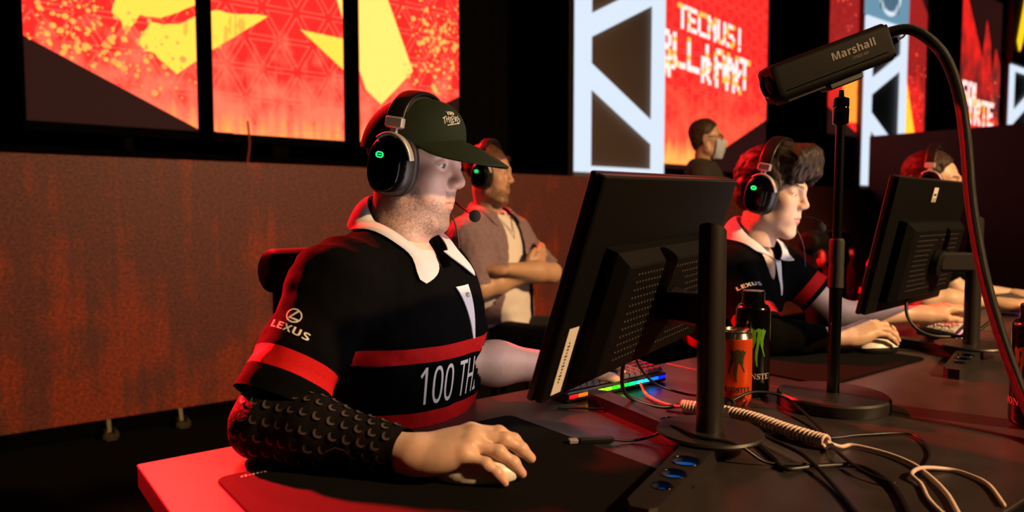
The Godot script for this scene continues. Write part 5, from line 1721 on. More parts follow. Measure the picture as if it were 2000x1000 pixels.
func cables() -> void:
	var g := "white coiled keyboard cable lying across the dark desk"
	var root := thing("coiled_cable", g, "cable", Transform3D(Basis(), Vector3(1.13, DY, -0.92)), "cables on the desk")
	part("plug_end", tube(curve([Vector3(1.185, 0.757, -1.075), Vector3(1.155, 0.745, -1.030), Vector3(1.130, 0.745, -0.970), Vector3(1.122, 0.748, -0.925), Vector3(1.120, 0.752, -0.905)], 8), 0.0034, 8), M.cable_white, root, true)
	var axis := curve([Vector3(1.120, 0.7535, -0.905), Vector3(1.147, 0.7535, -0.844), Vector3(1.156, 0.7535, -0.771), Vector3(1.139, 0.7535, -0.686), Vector3(1.133, 0.7535, -0.614)], 60)
	var fr := frames(axis)
	var hel := PackedVector3Array()
	for k in axis.size():
		for s in 3:
			var t := (k + s / 3.0) / axis.size()
			var a := t * TAU * 40.0
			var p := axis[k].lerp(axis[mini(k + 1, axis.size() - 1)], s / 3.0)
			hel.append(p + fr[k].x * cos(a) * 0.0095 + fr[k].y * sin(a) * 0.0095)
	part("coil", tube(hel, 0.0034, 7), M.cable_white, root, true)
	part("tail", tube(curve([Vector3(1.133, 0.7535, -0.614), Vector3(1.152, 0.745, -0.600), Vector3(1.176, 0.745, -0.590), Vector3(1.179, 0.745, -0.538), Vector3(1.162, 0.745, -0.491), Vector3(1.126, 0.745, -0.450), Vector3(1.073, 0.745, -0.405), Vector3(1.004, 0.745, -0.363)], 10), 0.0036, 8), M.cable_white, root, true)
	lead("usb_cable", "pale cable looping beside the coiled cable near the picture edge", [Vector3(0.991, 0.744, -0.373), Vector3(1.034, 0.744, -0.412), Vector3(1.085, 0.744, -0.444), Vector3(1.105, 0.748, -0.466), Vector3(1.140, 0.750, -0.466), Vector3(1.182, 0.744, -0.447), Vector3(1.183, 0.744, -0.420), Vector3(1.161, 0.744, -0.385), Vector3(1.095, 0.744, -0.344)], 0.0032, M.cable_white)
	lead("monitor_cable", "black cable looping from the monitor's lower edge to the tie", [Vector3(0.975, 0.885, -0.915), Vector3(0.990, 0.830, -0.945), Vector3(1.030, 0.775, -0.968), Vector3(1.095, 0.748, -0.940), Vector3(1.154, 0.752, -0.911), Vector3(1.197, 0.764, -0.870), Vector3(1.200, 0.760, -0.850)], 0.0040, M.cable)
	lead("monitor_cable", "thinner black cable leaving the monitor toward the orange can", [Vector3(1.000, 0.880, -0.925), Vector3(1.060, 0.830, -0.965), Vector3(1.150, 0.775, -1.000), Vector3(1.205, 0.752, -0.963), Vector3(1.214, 0.760, -0.900), Vector3(1.205, 0.762, -0.855)], 0.0028, M.cable)
	lead("usb_cable", "thin black cable with a small lump crossing the desk behind the stand", [Vector3(0.940, 0.744, -1.072), Vector3(0.983, 0.744, -1.029), Vector3(1.012, 0.744, -0.993), Vector3(1.026, 0.744, -0.935), Vector3(1.052, 0.744, -0.890), Vector3(1.075, 0.744, -0.840), Vector3(1.100, 0.744, -0.775), Vector3(1.120, 0.744, -0.709), Vector3(1.180, 0.744, -0.640), Vector3(1.250, 0.744, -0.610), Vector3(1.319, 0.744, -0.560), Vector3(1.250, 0.744, -0.500), Vector3(1.152, 0.748, -0.466)], 0.0024, M.cable)
	single("cable_ferrite", ball(Vector3.ZERO, Vector3(0.006, 0.0055, 0.014), 14, 8, Basis(Vector3.UP, -0.3)), M.cable, "small black ferrite lump on the thin cable", "cable", Vector3(1.020, 0.7456, -0.955))
	var pl := thing("loose_plug", "loose black cable plug lying beside the mouse pad", "plug", Transform3D(Basis(), Vector3(0.86, DY, -0.86)))
	part("plug_body", box(Vector3(0.062, 0.012, 0.017), Vector3(0.846, DY + 0.008, -0.868), 0.003, Basis(Vector3.UP, -0.50)), M.black_satin, pl, true)
	part("plug_tip", box(Vector3(0.016, 0.007, 0.013), Vector3(0.812, DY + 0.008, -0.887), 0.001, Basis(Vector3.UP, -0.50)), M.silver, pl, true)
	part("lead", tube(curve([Vector3(0.872, 0.747, -0.853), Vector3(0.905, 0.744, -0.835), Vector3(0.935, 0.752, -0.815), Vector3(0.952, 0.772, -0.790), Vector3(0.930, 0.775, -0.720), Vector3(0.955, 0.772, -0.665), Vector3(0.985, 0.746, -0.630), Vector3(1.030, 0.744, -0.590)], 8), 0.0026, 8), M.cable, pl, true)
	lead("power_cable", "thick black cable curling round the stand base toward the front", [Vector3(1.190, 0.760, -0.846), Vector3(1.100, 0.760, -0.785), Vector3(1.062, 0.745, -0.700), Vector3(1.010, 0.745, -0.630), Vector3(0.985, 0.745, -0.597), Vector3(1.030, 0.745, -0.575), Vector3(1.078, 0.745, -0.545), Vector3(1.078, 0.745, -0.510), Vector3(1.036, 0.745, -0.457), Vector3(0.954, 0.745, -0.401)], 0.0042, M.cable)
	lead("power_cable", "black cable rising from the tie and arching past the camera stand", [Vector3(1.204, 0.762, -0.850), Vector3(1.250, 0.775, -0.835), Vector3(1.285, 0.772, -0.800), Vector3(1.290, 0.758, -0.765), Vector3(1.207, 0.745, -0.660), Vector3(1.110, 0.752, -0.585), Vector3(1.055, 0.750, -0.515), Vector3(1.050, 0.746, -0.465)], 0.0030, M.cable)
	lead("power_cable", "black cable running straight from the tie to the near desk edge", [Vector3(1.190, 0.757, -0.842), Vector3(1.164, 0.750, -0.805), Vector3(1.085, 0.752, -0.698), Vector3(1.045, 0.752, -0.604), Vector3(0.976, 0.745, -0.515), Vector3(0.902, 0.745, -0.441)], 0.0034, M.cable)
	single("cable_tie", lathe([Vector2(0.010, -0.006), Vector2(0.013, -0.005), Vector2(0.013, 0.005), Vector2(0.010, 0.006)], 16, Vector3.ZERO, Basis(Vector3.BACK, 1.3)), M.black_satin, "black tie bundling the cables beside the orange can", "cable tie", Vector3(1.198, 0.755, -0.852))
	lead("monitor_cable", "black cable looping below the second player's monitor", [Vector3(2.10, 0.905, -0.915), Vector3(2.085, 0.850, -0.905), Vector3(2.10, 0.810, -0.880), Vector3(2.16, 0.790, -0.850), Vector3(2.24, 0.795, -0.800), Vector3(2.290, 0.830, -0.770)], 0.0045, M.cable)

func desk_things() -> void:
	mat("pad_cloth", Color(0.042, 0.037, 0.035), 0.95, 0.0, 0.2)
	mat("print_pale", Color(0.66, 0.62, 0.58), 0.7)
	mat("mouse_white", Color(0.85, 0.84, 0.82), 0.35)
	mat("key_pale", Color(0.34, 0.30, 0.31), 0.5)
	mat("key_white", Color(0.80, 0.76, 0.76), 0.5)
	grain(mat("monitor_black", Color(0.028, 0.026, 0.026), 0.6, 0.0, 0.25), null, 20.0, noise_tex(0.25, 128, 2, true, 41), 0.12)
	mat("monitor_edge", Color(0.10, 0.095, 0.095), 0.35)
	glow("monitor_screen", Color(0.85, 0.9, 1.0), 0.9)
	mat("vent_dot", Color(0.27, 0.245, 0.245), 0.5)
	mat("stand_grey", Color(0.42, 0.39, 0.38), 0.4, 0.3)
	mat("stand_post", Color(0.13, 0.115, 0.11), 0.42, 0.1)
	mat("stand_base", Color(0.125, 0.11, 0.11), 0.42, 0.1)
	glow("hole_blue", Color(0.10, 0.45, 0.80), 0.35)
	mat("paper", Color(0.80, 0.78, 0.76), 0.8)
	mat("ink", Color(0.10, 0.10, 0.09), 0.7)
	mat("can_orange", Color(0.86, 0.29, 0.10), 0.28, 0.35)
	mat("can_silver", Color(0.82, 0.80, 0.79), 0.22, 1.0)
	mat("claw_olive", Color(0.20, 0.19, 0.07), 0.4)
	mat("claw_green", Color(0.33, 0.55, 0.10), 0.35)
	mat("bottle_black", Color(0.02, 0.02, 0.02), 0.16)
	mat("bottle_cap", Color(0.025, 0.025, 0.025), 0.2)
	mat("tube_black", Color(0.03, 0.03, 0.03), 0.22)
	mat("rubber", Color(0.06, 0.06, 0.06), 0.7)
	mat("camera_black", Color(0.055, 0.048, 0.048), 0.6, 0.0, 0.2)
	mat("camera_print", Color(0.42, 0.38, 0.37), 0.6)
	mat("camera_print_dim", Color(0.30, 0.27, 0.26), 0.6)
	grain(mat("braid", Color(0.05, 0.05, 0.05), 0.4), null, 60.0, noise_tex(0.3, 128, 1, true, 44, null, FastNoiseLite.TYPE_CELLULAR), 1.6)
	mat("cable_white", Color(0.80, 0.70, 0.66), 0.5)
	desks()
	mouse_pad(0.284, 0.833, -1.092, -0.640, "black cloth mouse pad under the capped player's hand", true)
	mouse_pad(1.550, 2.060, -1.200, -0.842, "black cloth mouse pad under the second player's hand", false)
	var rainbow := []
	for k in 12: rainbow.append(Color.from_hsv(clampf(0.0 + 0.66 * k / 11.0, 0.0, 0.66), 0.95, 1.0))
	keyboard(Transform3D(Basis(Vector3.UP, 0.03) * Basis(Vector3.RIGHT, 0.05), Vector3(1.135, DY + 0.003, -1.145)), "compact keyboard with rainbow lit rear edge under the first monitor", rainbow, M.key_pale, 5, 16)
	keyboard(Transform3D(Basis(Vector3.UP, 0.25) * Basis(Vector3.RIGHT, 0.10), Vector3(2.52, DY + 0.006, -0.985)), "keyboard with pale keys under the second player's left hand", [Color(0.9, 0.5, 0.6), Color(1.0, 0.8, 0.7)], M.key_white, 5, 14)
	keyboard(Transform3D(Basis(Vector3.UP, -0.1) * Basis(Vector3.RIGHT, 0.2), Vector3(3.47, DY + 0.016, -1.06)), "dark keyboard with magenta lights at the far right", [Color(0.75, 0.1, 1.0), Color(0.9, 0.15, 0.7)], M.key_pale, 5, 14, 25.0)
	monitor(Vector3(0.685, 0.846, -0.830), 71.3, 18.3, 1.5, Vector3(0.985, DY, -0.738), [[Vector3(1.040, DY, -1.075), [[0.090, 0.022]]], [Vector3(0.665, DY, -0.605), [[0.150, 0.0215], [0.210, 0.0185], [0.262, 0.0145]]]], "black monitor seen from behind in front of the capped player", [1.108, 0.0260], 0)
	monitor(Vector3(1.832, 0.873, -0.904), 83.9, 11.9, 0.0, Vector3(2.215, DY, -0.790), [[Vector3(2.215, DY, -1.150), [[0.11, 0.02]]], [Vector3(1.860, DY, -0.700), [[0.15, 0.020], [0.21, 0.017], [0.27, 0.013]]]], "black monitor with white label seen from behind, hiding the far player", [1.118, 0.0235], 1)
	cans()
	cam_rig()
	cables()

# ------------------------------------------------------------------ the other people
func hair_mesh(L: Array, X: Transform3D, dark: Color, lightc: Color, cell := 0.0035, amp := 0.004, along := Vector3(20, 20, 70)) -> Msh:
	var m := net(L, cell)
	m.push(func(p, _n): return amp * (rough_noise.get_noise_3d(p.x * 30.0, p.y * 14.0, p.z * 12.0) + 1.2 * fine.get_noise_3d(p.x * 80.0 + p.z * 12.0, p.y * 26.0, p.z * 14.0)))
	m.paint(func(p, _n): return dark.lerp(lightc, clampf(0.5 + 0.9 * fine.get_noise_3d(p.x * 190.0, p.y * 45.0 + p.z * 50.0, p.z * 30.0), 0, 1)))
	return Msh.new().add(m, X)

func chair(at: Vector3, phi: float, label: String, accents: bool, back_h := 0.0) -> void:
	var X := frame(phi, 0, 0, at)
	var root := thing("gaming_chair", label, "chair", X, "black gaming chairs")
	part("seat", net([rbox(Vector3(0, 0.44, 0.02), Vector3(0.25, 0.055, 0.25), 0.05), cap(Vector3(-0.22, 0.48, -0.18), Vector3(-0.20, 0.48, 0.22), 0.045, 0.04, 0.04), cap(Vector3(0.22, 0.48, -0.18), Vector3(0.20, 0.48, 0.22), 0.045, 0.04, 0.04)], 0.014), M.chair_black, root)
	part("backrest", net([rbox(Vector3(0, 0.76 + back_h * 0.5, -0.235), Vector3(0.17, 0.24 + back_h * 0.5, 0.05), 0.045, Basis(Vector3.RIGHT, -0.10)), cap(Vector3(-0.175, 0.58, -0.20), Vector3(-0.155, 0.95 + back_h, -0.235), 0.045, 0.04, 0.03), cap(Vector3(0.175, 0.58, -0.20), Vector3(0.155, 0.95 + back_h, -0.235), 0.045, 0.04, 0.03)], 0.012), M.chair_black, root)
	part("top_roll", net([cap(Vector3(-0.19, 1.005 + back_h, -0.245), Vector3(0.19, 1.005 + back_h, -0.245), 0.050, 0.050), hs(Vector3(-0.215, 0, 0), Vector3.LEFT, 0.02), hs(Vector3(0.215, 0, 0), Vector3.RIGHT, 0.02)], 0.009), M.chair_black, root)
	if accents:
		for s: float in [-1.0, 1.0]:
			part("red_insert", net([ell(Vector3(s * 0.15, 0.74 + back_h, -0.190), Vector3(0.05, 0.17, 0.03))], 0.01), M.chair_red, root)
			part("red_insert", net([ell(Vector3(s * 0.17, 0.93 + back_h, -0.200), Vector3(0.025, 0.045, 0.02))], 0.008), M.chair_red, root)
	part("gas_lift", lathe([Vector2(0.025, 0.08), Vector2(0.025, 0.40), Vector2(0.06, 0.40)], 16), M.desk_leg, root)
	for k in 5:
		var a := TAU * k / 5.0
		var d := Vector3(sin(a), 0, cos(a))
		var f := part("foot", tube(PackedVector3Array([Vector3(0, 0.10, 0), d * 0.16 + Vector3(0, 0.085, 0), d * 0.31 + Vector3(0, 0.065, 0)]), 0.022, 8, 0.014), M.desk_leg, root)
		part("castor", ball(d * 0.31 + Vector3(0, 0.028, 0), Vector3(0.022, 0.028, 0.028), 12, 8), M.black_satin, f)

func player_two() -> void:
	var X := frame(168.0, 11.5, 0.0, Vector3(1.968, 1.190, -1.256))
	var root := thing("person", "player with dark tousled hair, white collar and black striped jersey", "person", Transform3D(Basis(), Vector3(1.93, 0, -1.46)))
	var tb := frame(172.0, 14.0, 0.0, Vector3.ZERO).basis
	var J := {
		"neck": Vector3(1.948, 1.052, -1.300), "chest": Vector3(1.942, 0.885, -1.340), "belly": Vector3(1.936, 0.740, -1.400), "pel": Vector3(1.930, 0.570, -1.460),
		"SR": Vector3(1.792, 0.960, -1.280), "ER": Vector3(1.750, 0.790, -1.130), "WR": Vector3(1.940, 0.788, -1.010),
		"SL": Vector3(2.090, 0.960, -1.305), "EL": Vector3(2.180, 0.820, -1.145), "WL": Vector3(2.385, 0.815, -1.000),
		"tb": tb, "cb": frame(168.0, 12.0, 0.0, Vector3.ZERO).basis, "bulk": 0.92, "sleeve": 0.060, "cuff_r": 0.86, "cuff_l": 0.62, "bands": [-0.055, -0.027, -0.175, -0.150], "cuff_band": 0.15, "cuff_gap": 0.06, "folds": 0.5, "chest_h": 0.135, "vee": 0.07}
	var skin := Color(0.62, 0.42, 0.31)
	var ho := {"skin": skin, "hair": Color(0.018, 0.013, 0.010), "wide": 0.97, "nose": 0.95, "lip": Color(0.50, 0.22, 0.18)}
	var hm := net(head_prims(ho, X.affine_inverse() * J.neck), 0.0028, Vector3(-0.10, -0.15, -0.13), Vector3(0.10, 0.14, 0.13))
	hm.paint(func(p, _n): return face_colour(p, ho))
	var body := Msh.new().add(hm, X)
	var rf: Vector3 = Vector3(2.060, 0, -0.950) - Vector3(J.WR.x, 0, J.WR.z)
	rf = rf.normalized()
	var rb := Basis(Vector3.UP.cross(rf), Vector3.UP, rf) * Basis(Vector3.RIGHT, deg_to_rad(-18.0)) * Basis(Vector3.BACK, deg_to_rad(8.0))
	body.add(hand_mesh(MOUSE_GRIP, Transform3D(rb, J.WR), false, skin, 0.0030, [cap(J.ER.lerp(J.WR, 0.2), J.WR, 0.040, 0.026, 0.02)]))
	var lf: Vector3 = (Vector3(2.53, 0.800, -0.930) - J.WL).normalized()
	var lb := Basis(Vector3.UP.cross(lf).normalized(), Vector3.UP, lf).orthonormalized() * Basis(Vector3.RIGHT, deg_to_rad(-12.0))
	body.add(hand_mesh(KEYS, Transform3D(lb, J.WL), true, skin, 0.0048, arm_prims(J.SL, J.EL, J.WL, 0.92)))
	var rest := torso_prims(J, -0.012)
	rest.append_array(arm_prims(J.SR, J.ER, J.WR, 0.92))
	var rm := net(rest, 0.013)
	rm.paint(func(_p, _n): return skin)
	body.add(rm)
	part("body", body, M.skin, root, true)
	for s: float in [-1.0, 1.0]:
		part("eye", Msh.new().add(eye_ball(s, Vector3(0.1, -0.28, 1.0), Color(0.04, 0.025, 0.015)), X), M.eye, root, true)
	# hair: full top, fringe swept forward, covering the nape
	var H := [ell(Vector3(0, 0.062, -0.026), Vector3(0.088, 0.088, 0.100)), ell(Vector3(0, 0.010, -0.065), Vector3(0.078, 0.075, 0.052), Basis(), 0.03)]
	for j in 15:
		var u := lerpf(-1.0, 1.0, j / 14.0)
		var wob := 0.008 * sin(j * 2.7)
		var a := Vector3(u * 0.050, 0.126, 0.020)
		var b := Vector3(u * 0.066 + 0.010, 0.134 - 0.022 * u * u + wob * 0.5, 0.080 - 0.020 * u * u)
		var c := Vector3(u * 0.076 + 0.018, 0.088 - 0.040 * u * u + wob, 0.106 - 0.040 * u * u + wob * 0.6)
		H.append(cap(a, b, 0.020, 0.017, 0.028))
		H.append(cap(b, c, 0.017, 0.008, 0.020))
	for s: float in [-1.0, 1.0]:
		H.append(cap(Vector3(s * 0.060, 0.085, 0.01), Vector3(s * 0.076, 0.025, 0.040), 0.022, 0.010, 0.02))
	H.append(ell(Vector3(0, -0.010, 0.075), Vector3(0.056, 0.066, 0.060), Basis(), 0.015, 1))
	part("hair", hair_mesh(H, X, Color(0.010, 0.007, 0.006), Color(0.050, 0.030, 0.021), 0.0036, 0.0042), M.hair, root, true)
	var L := jersey(root, J, 0.0085)
	collar(root, J, L, M.collar, {"tip_y": 0.010, "tip_r": 0.012, "yb": 0.058, "yf": -0.050, "open": 14.0})
	var cb: Basis = J.cb
	var rows := []
	for r in 10:
		var t := r / 9.0
		var row := PackedVector3Array()
		for k in 5:
			var u := lerpf(-1.0, 1.0, k / 4.0) * lerpf(0.016, 0.004, t)
			row.append(march(J.neck + cb.y * (-0.045 - 0.10 * t) + cb.x * u + cb.z * 0.3, -cb.z, L.filter(func(q): return q.op == 0), 0.0035))
		rows.append(row)
	part("placket", sheet(rows, 0.002), M.collar, root, true)
	var t2 := letters("100 THIEVES", 0.060, false)
	for k in t2.v.size(): t2.v[k].x *= 0.50
	var tc: Vector3 = J.chest + tb.y * -0.100 + tb.z * 0.4
	part("chest_lettering", laid(t2, func(q: Vector2) -> Vector3: return march(tc + tb.x * q.x + tb.y * q.y, -tb.z, L, 0.0065), 0.010), M.print_white, root, true)
	var lx := letters("LEXUS", 0.0125, true)
	for k in lx.v.size(): lx.v[k] = Vector3(lx.v[k].x * 1.6, lx.v[k].y, 0)
	var ax: Vector3 = (J.SR - J.ER).normalized()
	var d := Vector3(-0.52, 0.0, 0.72)
	d = (d - ax * d.dot(ax)).normalized()
	var ux := ax.cross(d).normalized()
	var ec: Vector3 = J.SR.lerp(J.ER, 0.40) + d * 0.3 + ux * 0.01
	part("sleeve_emblem", laid(lx, func(q: Vector2) -> Vector3: return march(ec + ux * q.x + ax * q.y, -d, L, 0.0055), 0.008), M.print_white, root, true)
	var S := [cap(J.SR.lerp(J.ER, 0.6), J.ER, 0.050, 0.047, 0.03), cap(J.ER, J.ER.lerp(J.WR, 0.35), 0.047, 0.045, 0.03), cap(J.ER.lerp(J.WR, 0.35), J.ER.lerp(J.WR, 0.9), 0.045, 0.034, 0.03)]
	var fa: Vector3 = (J.WR - J.ER).normalized()
	part("arm_sleeve", net(S, 0.007).split(func(p, _n): return (J.ER.lerp(J.WR, 0.72) - p).dot(fa))[0], M.jersey, root, true)
	var TR := [ell(J.pel, Vector3(0.165, 0.12, 0.13))]
	TR.append_array(leg_prims(J.pel + tb.x * -0.09, Vector3(1.83, 0.55, -1.00), Vector3(1.83, 0.10, -0.98)))
	TR.append_array(leg_prims(J.pel + tb.x * 0.09, Vector3(2.04, 0.55, -1.00), Vector3(2.04, 0.10, -0.98)))
	part("trousers", net(TR, 0.016), M.trousers, root, true)
	headset(X, "black headset with green light on the dark-haired second player", {"top": 0.172, "wide": 0.098, "mic": [Vector3(0.115, -0.035, 0.02), Vector3(0.110, -0.052, 0.055), Vector3(0.092, -0.050, 0.105), Vector3(0.075, -0.056, 0.135), Vector3(0.066, -0.072, 0.142)], "cord": [Vector3(0.10, -0.06, 0.02), Vector3(0.112, -0.13, 0.08), Vector3(0.115, -0.22, 0.11), Vector3(0.10, -0.32, 0.14)]})
	mouse(Transform3D(Basis(rb.x, Vector3.UP, rf).orthonormalized(), J.WR + rf * 0.110 + Vector3(0, DY + 0.004 - J.WR.y, 0)), "white-topped mouse under the second player's hand", M.black_satin)

func open_shirt(root: Node3D, J: Dictionary, A: Array, cell: float) -> Array:
	var T := torso_prims(J, 0.022)
	var L := T.duplicate()
	for a in A: L.append(cap(a[0], a[0].lerp(a[1], 1.02), 0.060, 0.058, 0.05))
	L.append(cap(J.neck - J.tb.y * 0.03, J.neck + J.tb.y * 0.2, 0.066, 0.09, 0.012, 1))
	var m := net(L, cell)
	var b: Basis = J.tb
	m.push(func(p, _n):
		var q: Vector3 = b.inverse() * (p - J.chest)
		return 0.005 * rough_noise.get_noise_3d(q.x * 22.0, q.y * 10.0 + q.x * 9.0, q.z * 20.0) + 0.003 * rough_noise.get_noise_3d(q.x * 9.0, q.y * 34.0, q.z * 9.0))
	var cutm: Msh = m.split(func(p, _n):
		var q: Vector3 = b.inverse() * (p - J.chest)
		for a in A:
			var e: Vector3 = a[1] - a[0]
			var t: float = (p - a[0]).dot(e) / e.length_squared()
			var dd: float = ((p - a[0]) - e * clampf(t, 0, 1.1)).length()
			if dd < 0.085 and t > 0.3: return (0.98 - t) * 0.2
		if q.z < 0.0: return minf(0.03, q.y + 0.30)
		return minf(maxf(absf(q.x + 0.004) - (0.066 + 0.05 * clampf((0.06 - q.y) / 0.3, 0.0, 1.0)), -q.z - 0.0), q.y + 0.30))[0]
	part("open_shirt", cutm, M.lavender, root, true)
	return L

func spectator() -> void:
	var X := frame(147.0, 4.0, 0.0, Vector3(1.843, 1.294, -2.560))
	var root := thing("person", "bearded man in open lavender shirt sitting with crossed arms", "person", Transform3D(Basis(), Vector3(1.917, 0.000, -2.609)))
	var tb := frame(158.0, -3.0, 0.0, Vector3.ZERO).basis
	var J := {
		"neck": Vector3(1.866, 1.140, -2.599), "chest": Vector3(1.883, 0.954, -2.593), "belly": Vector3(1.901, 0.778, -2.583), "pel": Vector3(1.917, 0.608, -2.588),
		"SR": Vector3(1.709, 1.039, -2.540), "ER": Vector3(1.713, 0.819, -2.449), "WR": Vector3(1.944, 0.869, -2.409),
		"SL": Vector3(2.050, 1.039, -2.657), "EL": Vector3(2.061, 0.872, -2.402), "WL": Vector3(1.800, 0.901, -2.370), "tb": tb, "bulk": 1.0}
	var skin := Color(0.50, 0.30, 0.19)
	var ho := {"skin": skin, "beard": 1.5, "hair": Color(0.060, 0.028, 0.014), "scalp": 0.045, "wide": 1.0, "nose": 0.95}
	var hm := net(head_prims(ho, X.affine_inverse() * J.neck), 0.0034, Vector3(-0.10, -0.15, -0.13), Vector3(0.10, 0.14, 0.13))
	hm.paint(func(p, _n): return face_colour(p, ho))
	var body := Msh.new().add(hm, X)
	var AR := arm_prims(J.SR, J.ER, J.WR, 1.05)
	AR.append_array(arm_prims(J.SL, J.EL, J.WL, 1.05))
	var am := net(AR, 0.007)
	am.paint(func(_p, _n): return skin)
	body.add(am)
	var lh := Vector3(-0.55, -0.25, -0.80).normalized()
	body.add(hand_mesh(TUCKED, Transform3D(Basis(Vector3.UP.cross(lh).normalized(), Vector3.UP, lh).orthonormalized(), J.WL), true, skin, 0.004))
	var rf := Vector3(0.62, 0.62, -0.25).normalized()
	body.add(hand_mesh(TUCKED, Transform3D(Basis(Vector3.BACK.cross(rf).normalized(), Vector3.BACK, rf).orthonormalized(), J.WR), false, skin, 0.004))
	part("body", body, M.skin, root, true)
	for s: float in [-1.0, 1.0]:
		part("eye", Msh.new().add(eye_ball(s, Vector3(0.1, -0.1, 1.0), Color(0.04, 0.03, 0.02)), X), M.eye, root, true)
	var H := [ell(Vector3(0, 0.056, -0.028), Vector3(0.080, 0.086, 0.096)), hs(Vector3(0, 0.09, 0.045), Vector3(0, -0.75, 1.0), 0.01), hs(Vector3(0, -0.05, -0.06), Vector3(0, -1, 0.25), 0.01)]
	part("hair", hair_mesh(H, X, Color(0.05, 0.022, 0.010), Color(0.12, 0.055, 0.025), 0.004, 0.003), M.hair, root, true)
	# white tee, open overshirt
	var T := torso_prims(J, 0.008)
	T.append(cap(J.neck - tb.y * 0.025, J.neck + tb.y * 0.2, 0.060, 0.09, 0.01, 1))
	var tee := net(T, 0.011)
	tee.push(func(p, _n): return 0.004 * rough_noise.get_noise_3d(p.x * 12.0, p.y * 24.0, p.z * 12.0))
	part("tee_shirt", tee.split(func(p, _n): return p.y - 0.605)[0], M.tee, root, true)
	var L := open_shirt(root, J, [[J.SR, J.ER], [J.SL, J.EL]], 0.0095)
	collar(root, J, L, M.lavender, {"tip_y": 0.040, "tip_r": 0.020, "yb": 0.050, "yf": -0.05, "open": 42.0, "tip_turn": 0.0})
	for k in 2:
		var c := PackedVector3Array()
		for s in 17:
			var t := lerpf(-1.0, 1.0, s / 16.0)
			var p: Vector3 = J.neck + tb.x * t * 0.05 + tb.y * (-0.020 - (0.075 + 0.03 * k) * (1.0 - absf(t))) + tb.z * 0.25
			c.append(march(p, -tb.z, T, 0.004))
		part("necklace", tube(c, 0.0014, 5), M.silver, root, true)
	var TR := [ell(J.pel - Vector3(0, 0.03, 0), Vector3(0.175, 0.12, 0.14), tb)]
	TR.append_array(leg_prims(J.pel + tb.x * -0.09 - tb.y * 0.03, Vector3(1.917, 0.608, -2.151), Vector3(1.960, 0.120, -2.109), 1.05))
	TR.append_array(leg_prims(J.pel + tb.x * 0.09 - tb.y * 0.03, Vector3(2.183, 0.608, -2.247), Vector3(2.215, 0.120, -2.194), 1.05))
	part("trousers", net(TR, 0.014), M.trousers, root, true)
	for q: Vector3 in [Vector3(1.970, 0.045, -2.077), Vector3(2.226, 0.045, -2.162)]:
		part("shoe", net([cap(q - Vector3(0.0, 0, 0.06), q + Vector3(0.03, 0, 0.12), 0.045, 0.038), hs(Vector3(0, 0.004, 0), Vector3.DOWN)], 0.011), M.black_satin, root, true)
	headset(X, "black headset with green light on the bearded man's head", {"top": 0.160, "wide": 0.094, "no_mic": true, "cord": [Vector3(0.10, -0.06, 0.02), Vector3(0.10, -0.12, 0.07), Vector3(0.085, -0.20, 0.09), Vector3(0.08, -0.30, 0.09)]})
	# stool
	var st := thing("stool", "black padded stool under the man with crossed arms", "stool", Transform3D(Basis(), Vector3(1.917, 0.000, -2.599)))
	part("seat", lathe([Vector2(0, 0.42), Vector2(0.19, 0.42), Vector2(0.20, 0.435), Vector2(0.20, 0.465), Vector2(0.18, 0.48), Vector2(0, 0.485)], 36), M.chair_black, st)
	for k in 4:
		var a := TAU * (k + 0.5) / 4.0
		part("leg", tube(PackedVector3Array([Vector3(cos(a) * 0.13, 0.42, sin(a) * 0.13), Vector3(cos(a) * 0.20, 0.0, sin(a) * 0.20)]), 0.014, 10), M.desk_leg, st)

